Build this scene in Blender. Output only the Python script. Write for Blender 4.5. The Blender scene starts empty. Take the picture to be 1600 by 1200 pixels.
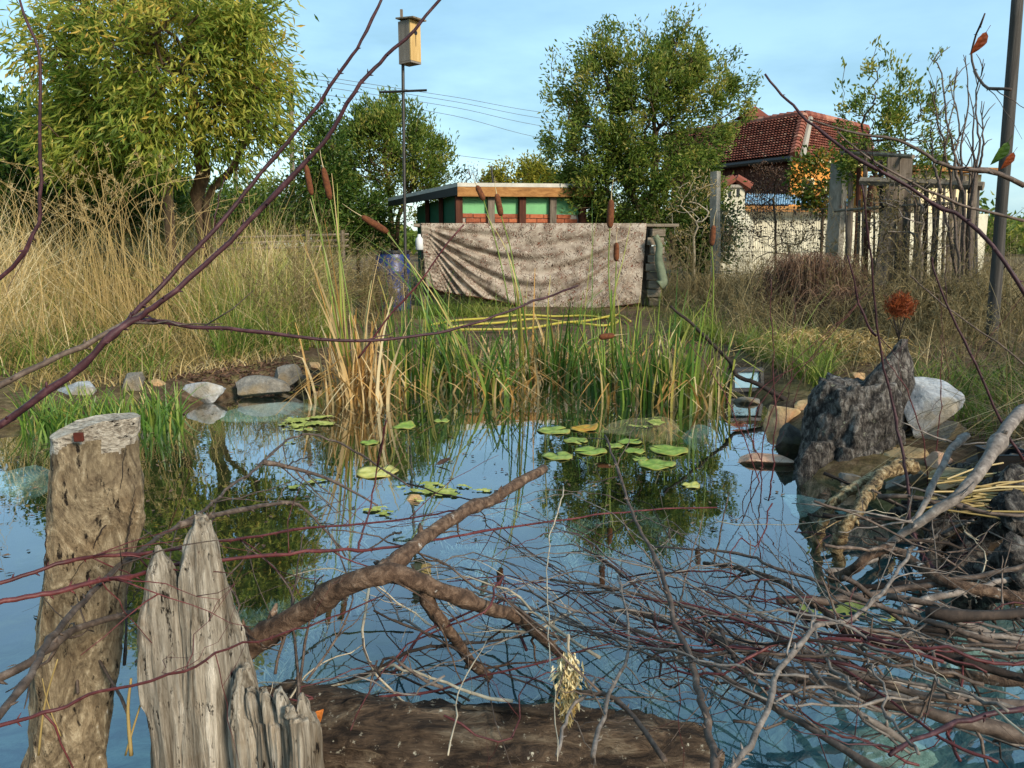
import bpy, bmesh, math, random
import numpy as np
from mathutils import Vector, noise
R = math.radians
rng = np.random.default_rng(7)
random.seed(7)
scene = bpy.context.scene
col = scene.collection

# ------------------------------------------------------------------ camera, sky, sun, exposure
CAM_H, PITCH, FPX = 1.0, R(10.2), 1200.0
cam = bpy.data.cameras.new('camera')
cam.sensor_width, cam.lens = 36.0, 36.0 * FPX / 1600.0
cam.clip_start, cam.clip_end = 0.05, 3000.0
camo = bpy.data.objects.new('camera', cam)
camo.location = (0, 0, CAM_H)
camo.rotation_euler = (math.pi / 2 - PITCH, 0, 0)
col.objects.link(camo)
scene.camera = camo

SUN_EL, SUN_AZ = R(27), R(141)          # azimuth clockwise from +Y: behind the camera, to the right
world = bpy.data.worlds.new('World'); scene.world = world
world.use_nodes = True
wn, wl = world.node_tree.nodes, world.node_tree.links
wn.clear()
wo = wn.new('ShaderNodeOutputWorld'); wb = wn.new('ShaderNodeBackground')
sky = wn.new('ShaderNodeTexSky'); sky.sky_type = 'NISHITA'; sky.sun_disc = False
sky.sun_elevation, sky.sun_rotation = SUN_EL, SUN_AZ
sky.air_density, sky.dust_density, sky.ozone_density = 1.15, 0.5, 2.2
# thin veils of cloud over the whole dome
tc = wn.new('ShaderNodeTexCoord'); mp = wn.new('ShaderNodeMapping'); mp.inputs['Scale'].default_value = (1.0, 1.0, 3.2)
nz = wn.new('ShaderNodeTexNoise'); nz.inputs['Scale'].default_value = 3.4; nz.inputs['Detail'].default_value = 6; nz.inputs['Roughness'].default_value = .55
rp = wn.new('ShaderNodeValToRGB'); rp.color_ramp.elements[0].position = .38; rp.color_ramp.elements[1].position = .72
rp.color_ramp.elements[0].color = (.55, .55, .55, 1); rp.color_ramp.elements[1].color = (.9, .9, .9, 1)
mx = wn.new('ShaderNodeMix'); mx.data_type = 'RGBA'
cl = wn.new('ShaderNodeRGB'); cl.outputs[0].default_value = (.95, 1.78, 2.3, 1)
wl.new(tc.outputs['Generated'], mp.inputs[0]); wl.new(mp.outputs[0], nz.inputs[0]); wl.new(nz.outputs[0], rp.inputs[0])
wl.new(rp.outputs[0], mx.inputs[0]); wl.new(sky.outputs[0], mx.inputs[6]); wl.new(cl.outputs[0], mx.inputs[7])
wl.new(mx.outputs[2], wb.inputs[0]); wl.new(wb.outputs[0], wo.inputs[0])
wb.inputs[1].default_value = 0.145

sl = bpy.data.lights.new('sun', 'SUN'); sl.energy = 2.25; sl.angle = R(12); sl.color = (1.0, .89, .73)
so = bpy.data.objects.new('sun', sl); col.objects.link(so)
sd = Vector((math.sin(SUN_AZ) * math.cos(SUN_EL), math.cos(SUN_AZ) * math.cos(SUN_EL), math.sin(SUN_EL)))
so.rotation_euler = sd.to_track_quat('Z', 'Y').to_euler()

vs = scene.view_settings
vs.view_transform = 'Standard'; vs.look = 'None'; vs.gamma = 1.0; vs.use_curve_mapping = False
vs.exposure = 1.22
scene.render.engine = 'CYCLES'
scene.cycles.max_bounces = 8; scene.cycles.transparent_max_bounces = 12
scene.cycles.caustics_reflective = False; scene.cycles.caustics_refractive = False

# ------------------------------------------------------------------ helpers: places
cP, sP = math.cos(PITCH), math.sin(PITCH)
def ray(px, py):
    cx, cy = (px - 800) / FPX, (600 - py) / FPX
    return np.array([cx, cP + cy * sP, -sP + cy * cP])
def P(px, py, Y):                        # the point seen there at Y metres in front
    d = ray(px, py); return np.array([0, 0, CAM_H]) + d * (Y / d[1])
def PZ(px, py, z=0.0):                   # the point seen there at height z
    d = ray(px, py); return np.array([0, 0, CAM_H]) + d * ((z - CAM_H) / d[2])

# ------------------------------------------------------------------ helpers: meshes
def nrm(a): return a / (np.linalg.norm(a, axis=-1, keepdims=True) + 1e-9)
class MB:
    def __init__(s): s.V, s.T, s.Q, s.A, s.n, s.TM, s.QM = [], [], [], [], 0, [], []
    def add(s, v, tris=None, quads=None, var=0.5, m=0):
        v = np.asarray(v, float).reshape(-1, 3)
        if tris is not None and len(tris):
            t = np.asarray(tris, int).reshape(-1, 3); s.T.append(t + s.n); s.TM.append(np.full(len(t), m))
        if quads is not None and len(quads):
            q = np.asarray(quads, int).reshape(-1, 4); s.Q.append(q + s.n); s.QM.append(np.full(len(q), m))
        s.V.append(v); s.A.append(np.broadcast_to(np.asarray(var, float), (len(v),)).copy()); s.n += len(v)
    def tube(s, pts, rad, sides=6, var=.5, cap=True, rough=0.0, m=0, twist=0.0):
        pts = np.asarray(pts, float); n = len(pts)
        rad = np.broadcast_to(np.asarray(rad, float), (n,))
        t = np.gradient(pts, axis=0); t = nrm(t)
        up = np.array([0, 0, 1.0]) if abs(t[0][2]) < .9 else np.array([1.0, 0, 0])
        u = np.cross(t[0], up); u /= np.linalg.norm(u); U = [u]
        for i in range(1, n):
            u = U[-1] - t[i] * np.dot(U[-1], t[i]); l = np.linalg.norm(u)
            U.append(u / l if l > 1e-6 else U[-1])
        U = np.array(U); W = np.cross(t, U)
        a = np.linspace(0, 2 * math.pi, sides, endpoint=False)
        rr = rad[:, None] * (1 + rough * rng.uniform(-1, 1, (n, sides)))
        v = pts[:, None] + rr[..., None] * (np.cos(a)[None, :, None] * U[:, None] + np.sin(a)[None, :, None] * W[:, None])
        i, j = np.meshgrid(np.arange(n - 1), np.arange(sides), indexing='ij')
        q = np.stack([i * sides + j, i * sides + (j + 1) % sides, (i + 1) * sides + (j + 1) % sides, (i + 1) * sides + j], -1).reshape(-1, 4)
        v = v.reshape(-1, 3); tr = []
        if cap:
            v = np.vstack([v, pts[:1], pts[-1:]]); c0, c1 = n * sides, n * sides + 1
            for k in range(sides):
                tr.append((c0, (k + 1) % sides, k)); tr.append((c1, (n - 1) * sides + k, (n - 1) * sides + (k + 1) % sides))
        s.add(v, tr, q, var, m)
    def box(s, c, size, rz=0.0, rx=0.0, var=.5, m=0, ry=0.0):
        sx, sy, sz = np.asarray(size, float) / 2
        v = np.array([(x, y, z) for x in (-sx, sx) for y in (-sy, sy) for z in (-sz, sz)])
        ca, sa = math.cos(rx), math.sin(rx); v = v @ np.array([[1, 0, 0], [0, ca, -sa], [0, sa, ca]]).T
        ca, sa = math.cos(ry), math.sin(ry); v = v @ np.array([[ca, 0, sa], [0, 1, 0], [-sa, 0, ca]]).T
        ca, sa = math.cos(rz), math.sin(rz); v = v @ np.array([[ca, -sa, 0], [sa, ca, 0], [0, 0, 1]]).T
        s.add(v + np.asarray(c, float), None, [(0, 1, 3, 2), (4, 6, 7, 5), (0, 4, 5, 1), (2, 3, 7, 6), (0, 2, 6, 4), (1, 5, 7, 3)], var, m)
    def hexa(s, a, b, c, d, off, var=.5, m=0):     # quad a-b-c-d given thickness by the vector off
        p = np.array([a, b, c, d], float); o = np.asarray(off, float)
        s.add(np.vstack([p, p + o]), None, [(0, 1, 2, 3), (7, 6, 5, 4), (0, 4, 5, 1), (1, 5, 6, 2), (2, 6, 7, 3), (3, 7, 4, 0)], var, m)
    def loft(s, rings, var=.5, cap=True, m=0):
        rings = np.asarray(rings, float); n, k, _ = rings.shape
        i, j = np.meshgrid(np.arange(n - 1), np.arange(k), indexing='ij')
        q = np.stack([i * k + j, i * k + (j + 1) % k, (i + 1) * k + (j + 1) % k, (i + 1) * k + j], -1).reshape(-1, 4)
        v = rings.reshape(-1, 3); tr = []
        if cap:
            v = np.vstack([v, rings[0].mean(0)[None], rings[-1].mean(0)[None]])
            for a in range(k):
                tr.append((n * k, (a + 1) % k, a)); tr.append((n * k + 1, (n - 1) * k + a, (n - 1) * k + (a + 1) % k))
        s.add(v, tr, q, var, m)
    def leaves(s, pos, d, L, W, var, fold=.25, nrm_hint=None):
        n = len(pos); d = nrm(d)
        h = rng.normal(size=(n, 3)) if nrm_hint is None else nrm_hint + rng.normal(size=(n, 3)) * .5
        side = nrm(np.cross(d, h)); up = np.cross(side, d)
        L, W = np.broadcast_to(L, (n,))[:, None], np.broadcast_to(W, (n,))[:, None]
        mid = pos + d * L * .45 + up * W * fold
        tip = pos + d * L - up * L * .08
        v = np.stack([pos, mid + side * W * .5, tip, mid - side * W * .5], 1).reshape(-1, 3)
        b = np.arange(n)[:, None] * 4
        s.add(v, np.vstack([b + np.array([[0, 1, 2]]), b + np.array([[0, 2, 3]])]), None, np.repeat(np.broadcast_to(var, (n,)), 4))
    def bigleaf(s, p, d, up, L, W, var=.5, curl=.35, fold=.3):      # one leaf: midrib, curled blade, short stalk
        d, up = nrm(np.asarray(d, float)), np.asarray(up, float); side = nrm(np.cross(d, up)); up = np.cross(side, d); v = []; n, m = 9, 5
        for i in range(n):
            t = i / (n - 1); w = W * .5 * math.sin(math.pi * min(.98, t ** .75 * .97 + .015)) * (1 + .06 * math.sin(i * 2.3)); c = p + d * L * t - up * L * curl * t * t
            for j in range(m):
                q = (j - 2) / 2; v.append(c + side * w * q + up * (fold * w * abs(q) + .03 * W * math.sin(3 * i + 2 * j)))
        s.add(v, None, [(i * m + j, i * m + j + 1, (i + 1) * m + j + 1, (i + 1) * m + j) for i in range(n - 1) for j in range(m - 1)], np.clip(var + rng.normal(0, .1, n * m), 0, 1))
        s.tube([p - d * L * .3 + up * L * .06, p], L * .012, 4, var)
    def blades(s, base, h, lean, width, var, K=4, droop=1.6, kink=0.0):
        n = len(base); t = np.linspace(0, 1, K + 1)
        h = np.broadcast_to(h, (n,)); width = np.broadcast_to(width, (n,)); lean = np.asarray(lean, float)
        ang = rng.uniform(0, math.pi, n); side = np.stack([np.cos(ang), np.sin(ang), np.zeros(n)], 1)
        lm = np.linalg.norm(lean, axis=1)
        p = np.repeat(base[:, None], K + 1, 1).astype(float)
        fl = (t ** droop)[None, :, None]
        p[..., :2] += lean[:, None] * h[:, None, None] * fl
        p[..., 2] += h[:, None] * (t[None] - .35 * np.minimum(lm, 1.6)[:, None] * t[None] ** 2.4)
        if np.any(kink):
            kk = np.broadcast_to(kink, (n,)); tk = np.clip(t - .62, 0, 1)[None]
            p[..., 2] -= kk[:, None] * h[:, None] * tk * 2.0
            p[..., 0] += (kk * np.sign(lean[:, 0] + 1e-6))[:, None] * h[:, None] * tk * .9
        w = width[:, None] * np.clip(1.15 - t, .05, 1)[None] ** .8 * .5
        a, b = p + side[:, None] * w[..., None], p - side[:, None] * w[..., None]
        v = np.stack([a, b], 2).reshape(-1, 3)
        o = np.arange(n)[:, None, None] * (2 * (K + 1)) + np.arange(K)[None, :, None] * 2
        q = (o + np.array([0, 1, 3, 2])).reshape(-1, 4)
        s.add(v, None, q, np.repeat(np.broadcast_to(var, (n,)), 2 * (K + 1)))
    def build(s, name, mats, parent=None, loc=None, smooth=False, bevel=0.0, kind=None):
        v = np.vstack(s.V) if s.V else np.zeros((0, 3))
        o_ = np.array(parent['org']) if parent is not None else (np.zeros(3) if loc is None else np.asarray(loc, float))
        me = bpy.data.meshes.new(name)
        T = np.vstack(s.T) if s.T else np.zeros((0, 3), int); Q = np.vstack(s.Q) if s.Q else np.zeros((0, 4), int)
        me.vertices.add(len(v)); me.vertices.foreach_set('co', (v - o_).astype(np.float32).ravel())
        nl = T.size + Q.size; me.loops.add(nl); me.loops.foreach_set('vertex_index', np.concatenate([T.ravel(), Q.ravel()]).astype(np.int32))
        npoly = len(T) + len(Q); me.polygons.add(npoly)
        st = np.concatenate([np.arange(len(T)) * 3, T.size + np.arange(len(Q)) * 4]).astype(np.int32)
        me.polygons.foreach_set('loop_start', st)
        mats = mats if isinstance(mats, (list, tuple)) else [mats]
        for m in mats: me.materials.append(m)
        if len(mats) > 1:
            me.polygons.foreach_set('material_index', np.concatenate([np.concatenate(s.TM) if s.TM else [], np.concatenate(s.QM) if s.QM else []]).astype(np.int32))
        me.polygons.foreach_set('use_smooth', np.full(npoly, bool(smooth)))
        at = me.attributes.new('var', 'FLOAT', 'POINT'); at.data.foreach_set('value', np.concatenate(s.A).astype(np.float32))
        me.update(calc_edges=True); me.validate()
        ob = bpy.data.objects.new(name, me); col.objects.link(ob)
        if parent is not None: ob.parent = parent
        else: ob.location = o_
        ob['org'] = [float(x) for x in o_]
        if bevel:
            b = ob.modifiers.new('bevel', 'BEVEL'); b.width = bevel; b.segments = 2; b.limit_method = 'ANGLE'
        if kind: ob['kind'] = kind
        return ob
def tag(o, label=None, cat=None, group=None, kind=None):
    if label: o['label'] = label
    if cat: o['category'] = cat
    if group: o['group'] = group
    if kind: o['kind'] = kind
    return o
def thing(name, label, cat, loc, group=None):
    o = bpy.data.objects.new(name, None); col.objects.link(o); o.location = [float(x) for x in loc]
    o['org'] = [float(x) for x in loc]; o.empty_display_size = .1
    return tag(o, label, cat, group)
def copy_tree(o, loc, parent=None):
    c = o.copy(); col.objects.link(c)
    if parent is None: c.location = loc
    else: c.parent = parent
    for ch in list(o.children): copy_tree(ch, None, c)
    return c
def fbm(p, sc, oct=3):
    return np.array([noise.fractal(Vector(x) * sc, .8, 2.0, oct) for x in p])
def smooth_path(pts, n):
    pts = np.asarray(pts, float); k = len(pts)
    if k == 2: return pts[0] + (pts[1] - pts[0]) * np.linspace(0, 1, n)[:, None]
    e = np.vstack([2 * pts[0] - pts[1], pts, 2 * pts[-1] - pts[-2]])
    u = np.linspace(0, k - 1 - 1e-6, n); i = u.astype(int); f = (u - i)[:, None]
    p0, p1, p2, p3 = e[i], e[i + 1], e[i + 2], e[i + 3]
    return .5 * (2 * p1 + (p2 - p0) * f + (2 * p0 - 5 * p1 + 4 * p2 - p3) * f ** 2 + (3 * p1 - p0 - 3 * p2 + p3) * f ** 3)

# ------------------------------------------------------------------ helpers: materials
def lin(h):
    h = h.lstrip('#'); c = [int(h[i:i + 2], 16) / 255 for i in (0, 2, 4)]
    return tuple((x / 12.92 if x <= .04045 else ((x + .055) / 1.055) ** 2.4) for x in c) + (1,)
class NT:
    def __init__(s, name):
        s.m = bpy.data.materials.new(name); s.m.use_nodes = True
        s.n, s.l = s.m.node_tree.nodes, s.m.node_tree.links
        s.b = s.n['Principled BSDF']; s.o = s.n['Material Output']; s.tc = None
    def new(s, t, **kw):
        n = s.n.new(t)
        for k, v in kw.items():
            if k in n.inputs: n.inputs[k].default_value = v
            else: setattr(n, k, v)
        return n
    def coord(s, scale=(1, 1, 1), rot=(0, 0, 0), kind='Object'):
        if s.tc is None: s.tc = s.n.new('ShaderNodeTexCoord')
        m = s.n.new('ShaderNodeMapping'); m.inputs['Scale'].default_value = scale; m.inputs['Rotation'].default_value = rot
        s.l.new(s.tc.outputs[kind], m.inputs[0]); return m.outputs[0]
    def noise(s, co, scale, detail=5, rough=.6, dist=0.0):
        n = s.n.new('ShaderNodeTexNoise'); n.inputs['Scale'].default_value = scale; n.inputs['Detail'].default_value = detail
        n.inputs['Roughness'].default_value = rough; n.inputs['Distortion'].default_value = dist; s.l.new(co, n.inputs[0]); return n.outputs[0]
    def vor(s, co, scale, feature='F1', out=0):
        n = s.n.new('ShaderNodeTexVoronoi'); n.feature = feature; n.inputs['Scale'].default_value = scale; s.l.new(co, n.inputs[0]); return n.outputs[out]
    def ramp(s, fac, stops):
        n = s.n.new('ShaderNodeValToRGB'); e = n.color_ramp.elements
        while len(e) < len(stops): e.new(.5)
        for x, (p, c) in zip(e, stops): x.position = p; x.color = lin(c) if isinstance(c, str) else ((c, c, c, 1) if isinstance(c, (int, float)) else c)
        s.l.new(fac, n.inputs[0]); return n.outputs[0]
    def attr(s, name='var'):
        n = s.n.new('ShaderNodeAttribute'); n.attribute_name = name; return n.outputs['Fac']
    def mix(s, f, a, b, mode='MIX'):
        n = s.n.new('ShaderNodeMix'); n.data_type = 'RGBA'; n.blend_type = mode
        for sock, x in ((n.inputs[0], f), (n.inputs[6], a), (n.inputs[7], b)):
            if isinstance(x, str): sock.default_value = lin(x)
            elif isinstance(x, (int, float)): sock.default_value = x
            elif isinstance(x, tuple): sock.default_value = x
            else: s.l.new(x, sock)
        return n.outputs[2]
    def math(s, op, a, b=0.0):
        n = s.n.new('ShaderNodeMath'); n.operation = op
        for sock, x in ((n.inputs[0], a), (n.inputs[1], b)):
            if isinstance(x, (int, float)): sock.default_value = x
            else: s.l.new(x, sock)
        return n.outputs[0]
    def bump(s, h, strength=.5, dist=.02):
        n = s.n.new('ShaderNodeBump'); n.inputs['Strength'].default_value = strength; n.inputs['Distance'].default_value = dist
        s.l.new(h, n.inputs['Height']); s.l.new(n.outputs[0], s.b.inputs['Normal']); return n.outputs[0]
    def base(s, c, rough=.8, spec=.3):
        if isinstance(c, str): s.b.inputs['Base Color'].default_value = lin(c)
        else: s.l.new(c, s.b.inputs['Base Color'])
        s.b.inputs['Roughness'].default_value = rough
        s.b.inputs['Specular IOR Level'].default_value = spec
        return s
def leafmat(name, stops, trans=.35, rough=.55, spec=.25):
    t = NT(name); c = t.ramp(t.attr(), stops); t.base(c, rough, spec)
    tr = t.n.new('ShaderNodeBsdfTranslucent'); ms = t.n.new('ShaderNodeMixShader'); ms.inputs[0].default_value = trans
    t.l.new(c, tr.inputs[0]); t.l.new(t.b.outputs[0], ms.inputs[1]); t.l.new(tr.outputs[0], ms.inputs[2]); t.l.new(ms.outputs[0], t.o.inputs[0])
    return t.m
def barkmat(name, stops, scale=14, stretch=(1, 1, .25), bump=.6, dist=.01, rough=.85, spots=None, var=0.35):
    t = NT(name); co = t.coord(stretch)
    n1 = t.noise(co, scale, 8, .68, .4); c = t.ramp(n1, stops)
    v = t.ramp(t.attr(), [(0, .55), (1, 1.45)]); c = t.mix(1.0, c, v, 'MULTIPLY')
    if spots:
        n2 = t.noise(t.coord(), spots[1], 5, .7); c = t.mix(t.ramp(n2, [(spots[2], 0.0), (spots[2] + .08, 1.0)]), c, spots[0])
    t.base(c, rough); t.bump(n1, bump, dist); return t.m
def woodmat(name, stops, axis=2, scale=9, stretch=.09, bump=.7, dist=.012, swirl=1.2, rough=.85, pits=False):
    t = NT(name); s_ = [1, 1, 1]; s_[axis] = stretch
    co = t.coord(tuple(s_)); n0 = t.noise(co, scale, 8, .65, swirl); n1 = t.noise(co, scale * 6, 6, .7, .6)
    f = t.math('ADD', t.math('MULTIPLY', n0, .65), t.math('MULTIPLY', n1, .35))
    c = t.ramp(f, stops); c = t.mix(1.0, c, t.ramp(t.attr(), [(0, .6), (1, 1.4)]), 'MULTIPLY')
    if pits:                                          # warm rot stains, dark checks and worm holes
        c = t.mix(t.ramp(t.noise(t.coord(), 9, 6, .65, .8), [(.5, 0.0), (.68, .5)]), c, '#b79a76', 'MULTIPLY')
        k = t.ramp(t.noise(t.coord(tuple(1 if i != axis else .3 for i in range(3))), 70, 4, .7), [(.33, 1.0), (.4, 0.0)])
        c = t.mix(k, c, '#1f1812'); f = t.math('SUBTRACT', f, t.math('MULTIPLY', k, .25))
    t.base(c, rough, .2); t.bump(f, bump, dist); return t.m
def plain(name, c, rough=.6, spec=.3, metal=0.0, var=.25, scale=12, bump=0.15):
    t = NT(name); n = t.noise(t.coord(), scale, 6, .65)
    k = t.ramp(n, [(.25, 1 - var), (.75, 1 + var)]); t.base(t.mix(1.0, c, k, 'MULTIPLY'), rough, spec); t.b.inputs['Metallic'].default_value = metal
    if bump: t.bump(n, bump, .01)
    return t.m

M = {}
M['straw'] = leafmat('straw', [(0, '#66602f'), (.3, '#948049'), (.65, '#c0a46c'), (1, '#e0cfa2')], .3, .6)
M['grass'] = leafmat('grass', [(0, '#3a4f18'), (.4, '#5b7327'), (.75, '#83913a'), (1, '#b0a85e')], .35)
M['greygrass'] = leafmat('grey_grass', [(0, '#4a4128'), (.4, '#6f6240'), (.7, '#94835a'), (1, '#bba67a')], .3)
M['reed'] = leafmat('reed', [(0, '#35561d'), (.35, '#56792e'), (.6, '#85983f'), (.78, '#bba65c'), (1, '#cfb785')], .35, .4, .4)
M['dryreed'] = leafmat('dry_reed', [(0, '#8a6538'), (.3, '#bd9150'), (.6, '#cfb380'), (.85, '#dccaa0'), (1, '#8f9a45')], .3)
M['leaf_peach'] = leafmat('peach_leaf', [(0, '#587328'), (.32, '#8a9a3e'), (.6, '#b4b552'), (.82, '#cfc262'), (1, '#dcba58')], .55, .5, .3)
M['leaf_dark'] = leafmat('dark_leaf', [(0, '#2c4516'), (.5, '#496424'), (.85, '#6e7d36'), (1, '#8c8c46')], .4, .5, .3)
M['leaf_mid'] = leafmat('mid_leaf', [(0, '#455a1f'), (.45, '#6f8332'), (.8, '#9e9d48'), (1, '#a99a4c')], .45, .5, .3)
M['leaf_yellow'] = leafmat('yellow_leaf', [(0, '#5d6420'), (.5, '#8d8b2c'), (1, '#b8a53f')], .4)
M['leaf_orange'] = leafmat('orange_leaf', [(0, '#3c5518'), (.5, '#66742a'), (.85, '#b07a2c'), (1, '#c7732a')], .4)
M['rust'] = leafmat('rust_leaf', [(0, '#5d2a14'), (.5, '#8c4220'), (1, '#b06236')], .25)
M['brownstem'] = leafmat('brown_stem', [(0, '#3b2a20'), (.5, '#5e4636'), (1, '#8c7158')], .1)
M['weed'] = leafmat('pond_weed', [(0, '#46645f'), (.5, '#748f86'), (1, '#a3b2a2')], .2)
M['algae'] = None
M['bark'] = barkmat('bark', [(.3, '#2b2019'), (.5, '#51412f'), (.75, '#7d6a52')], 16)
M['bark_branch'] = barkmat('bark_branch', [(.28, '#21170f'), (.46, '#4d3a2c'), (.6, '#705a48'), (.75, '#9c8874')], 45, (1, 1, 1), 1.0, .012, spots=('#d2cdc2', 15, .63))
M['twig_red'] = barkmat('twig_red', [(.3, '#35191a'), (.55, '#592b2a'), (.8, '#7d514b')], 30, (1, 1, 1), .4, .003, .5)
M['twig_wine'] = barkmat('twig_wine', [(.3, '#241413'), (.55, '#42252a'), (.8, '#6a4a48')], 40, (1, 1, 1), .5, .003, .55, spots=('#8d7a70', 90, .68))
M['twig_brown'] = barkmat('twig_brown', [(.3, '#2b221c'), (.55, '#5b4c41'), (.8, '#8f8072')], 45, (1, 1, 1), .5, .004, .65)
M['twig_grey'] = barkmat('twig_grey', [(.3, '#3f3731'), (.55, '#756b62'), (.8, '#a59b8f')], 45, (1, 1, 1), .5, .004, .7)
M['twig_pale'] = barkmat('twig_pale', [(.3, '#8a7c68'), (.6, '#b5a88f'), (.8, '#d0c6b0')], 30, (1, 1, 1), .4, .003, .7)
M['twig_dark'] = barkmat('twig_dark', [(.3, '#17120f'), (.55, '#30261f'), (.8, '#4b3d33')], 26, (1, 1, 1), .6, .006, .8)
M['lichen'] = barkmat('lichen_bark', [(.36, '#241a10'), (.45, '#6b5638'), (.57, '#a8916a'), (.72, '#d6c8a4')], 50, (1, 1, 1), 1.0, .015)
M['log'] = barkmat('log_bark', [(.3, '#120e0b'), (.44, '#33281f'), (.56, '#5f4d3c'), (.7, '#94836c')], 30, (.25, 1, 1), 1.0, .05, spots=('#c9c1ab', 70, .61))
M['stump'] = barkmat('stump_bark', [(.34, '#12100f'), (.46, '#413b36'), (.57, '#756e66'), (.7, '#aaa49a')], 44, (1, 1, .5), 1.0, .05, spots=('#a5a68c', 40, .62))
M['post'] = woodmat('post_wood', [(.28, '#261e17'), (.4, '#5a4c3b'), (.52, '#85755c'), (.61, '#aa9a7e'), (.68, '#e0d9c9')], 2, 20, .36, 1.0, .016, 3.4, pits=True)
M['postgrey'] = woodmat('post_grey', [(.28, '#2e2822'), (.42, '#857a6b'), (.55, '#bdb3a2'), (.7, '#dbd4c5')], 0, 30, .5, 1.0, .012, 3.5, pits=True)
M['split'] = woodmat('split_wood', [(.3, '#2a241d'), (.41, '#675c4d'), (.52, '#938979'), (.63, '#bab0a0'), (.75, '#d8d2c6')], 2, 48, .045, 1.0, .015, .7, pits=True)
M['oldwood'] = woodmat('old_wood', [(.3, '#3b332b'), (.5, '#6d6154'), (.7, '#978a7a')], 2, 14, .08, .8, .01)
M['oldwoodx'] = woodmat('old_wood_x', [(.3, '#3b332b'), (.5, '#746858'), (.7, '#9d907e')], 0, 14, .08, .8, .01)
M['fascia'] = woodmat('fascia_wood', [(.3, '#644428'), (.5, '#96693c'), (.7, '#b48854')], 0, 10, .1, .5, .006)
M['boxlit'] = woodmat('box_lit', [(.3, '#9a7a48'), (.5, '#bd9d66'), (.7, '#d4ba88')], 2, 10, .1, .3, .004)  # nest box front: sunlit tan put into the wood colour
M['boxshade'] = woodmat('box_shade', [(.3, '#5f5850'), (.5, '#7d756b'), (.7, '#968d82')], 2, 12, .1, .4, .004)  # other nest box faces: less lit, greyer tone put into the colour
M['poledark'] = woodmat('pole_dark', [(.3, '#2b2926'), (.5, '#4a4641'), (.7, '#6b655e')], 2, 16, .05, .8, .01)
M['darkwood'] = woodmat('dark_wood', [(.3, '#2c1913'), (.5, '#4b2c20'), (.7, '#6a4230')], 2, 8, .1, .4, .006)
M['concrete'] = barkmat('concrete', [(.3, '#5f5950'), (.5, '#8d8678'), (.72, '#aea698')], 9, (1, 1, .4), .6, .012, .9, spots=('#7a4a2c', 4, .6))
M['metal'] = plain('dark_metal', '#3c3a38', .55, .5, .6, .3, 30)
M['black'] = plain('black_plastic', '#141416', .45, .4, 0, .2, 20)
M['blue'] = plain('blue_plastic', '#172b63', .38, .5, 0, .12, 6)
M['white'] = plain('white_plastic', '#c9cbc9', .5, .4, 0, .1, 10)
M['hose'] = plain('yellow_hose', '#a5983f', .45, .4, 0, .15, 10)
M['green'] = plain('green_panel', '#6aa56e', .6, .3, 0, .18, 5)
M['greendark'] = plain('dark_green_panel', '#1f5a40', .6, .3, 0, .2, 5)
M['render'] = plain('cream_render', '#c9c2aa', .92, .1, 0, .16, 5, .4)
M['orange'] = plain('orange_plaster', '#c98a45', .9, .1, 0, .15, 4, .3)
M['cream'] = plain('cream_plaster', '#d9c9a0', .9, .1, 0, .12, 4, .3)
M['bluesheet'] = plain('blue_sheet', '#86a2b2', .5, .4, 0, .2, 4)
M['mortar'] = plain('mortar', '#9b9488', .95, .1, 0, .2, 12)
M['wire'] = plain('grey_wire', '#6d6a64', .6, .4, .4, .2, 30, 0)
M['spike'] = barkmat('cattail_spike', [(.3, '#3d2214'), (.55, '#673b21'), (.8, '#865433')], 60, (1, 1, 1), .5, .003, .9)
M['roofsheet'] = plain('roof_sheet', '#b9b4a6', .7, .3, 0, .25, 6)
def tilemat():
    t = NT('clay_tile'); a = t.attr(); c = t.ramp(a, [(0, '#55302a'), (.35, '#7d4739'), (.7, '#965d4c'), (1, '#ab8069')])
    n = t.noise(t.coord(), 3.0, 6, .7); c = t.mix(t.ramp(n, [(.5, 0.0), (.75, .45)]), c, '#5a463c'); t.base(c, .85, .2); return t.m
M['tile'] = tilemat()
def brickmat():
    t = NT('brick_clay'); c = t.ramp(t.attr(), [(0, '#7a3a25'), (.5, '#9c4d30'), (1, '#b5653f')]); n = t.noise(t.coord(), 30, 5, .7)
    t.base(t.mix(.4, c, t.ramp(n, [(.3, '#5a3020'), (.7, '#c08060')]), 'MIX'), .9, .15); t.bump(n, .4, .006); return t.m
M['brick'] = brickmat()
def rockmat(name, a, b, c, warm=None, sc=5):
    t = NT(name); co = t.coord(); n = t.noise(co, sc, 10, .68, .3); n2 = t.noise(co, sc * 9, 6, .7)
    f = t.math('ADD', t.math('MULTIPLY', n, .6), t.math('MULTIPLY', n2, .4)); k = t.ramp(f, [(.32, a), (.5, b), (.68, c)])
    if warm: k = t.mix(t.ramp(t.noise(co, sc * .7, 4), [(.5, 0.0), (.62, .8)]), k, warm)
    k = t.mix(1.0, k, t.ramp(t.attr(), [(0, .6), (1, 1.4)]), 'MULTIPLY')
    t.base(k, .88, .25); t.bump(f, .9, .03); return t.m
M['rock_pale'] = rockmat('pale_rock', '#6f7073', '#a3a5a6', '#cfd0cd', '#8d7f66')
M['rock_grey'] = rockmat('grey_rock', '#47443f', '#78736a', '#a19a8d', '#7a6a4f')
M['rock_tan'] = rockmat('tan_rock', '#7a6244', '#ad9269', '#d0bb94', '#b98d68')
M['rock_dark'] = rockmat('dark_rock', '#26231f', '#4b453e', '#736a5f', '#4d4a30')
M['rock_pink'] = rockmat('pink_rock', '#8d6a52', '#b8937a', '#d3b8a0', None)
M['rock_teal'] = rockmat('submerged_rock', '#5a7770', '#86a398', '#b9c9ba', None)
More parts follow.
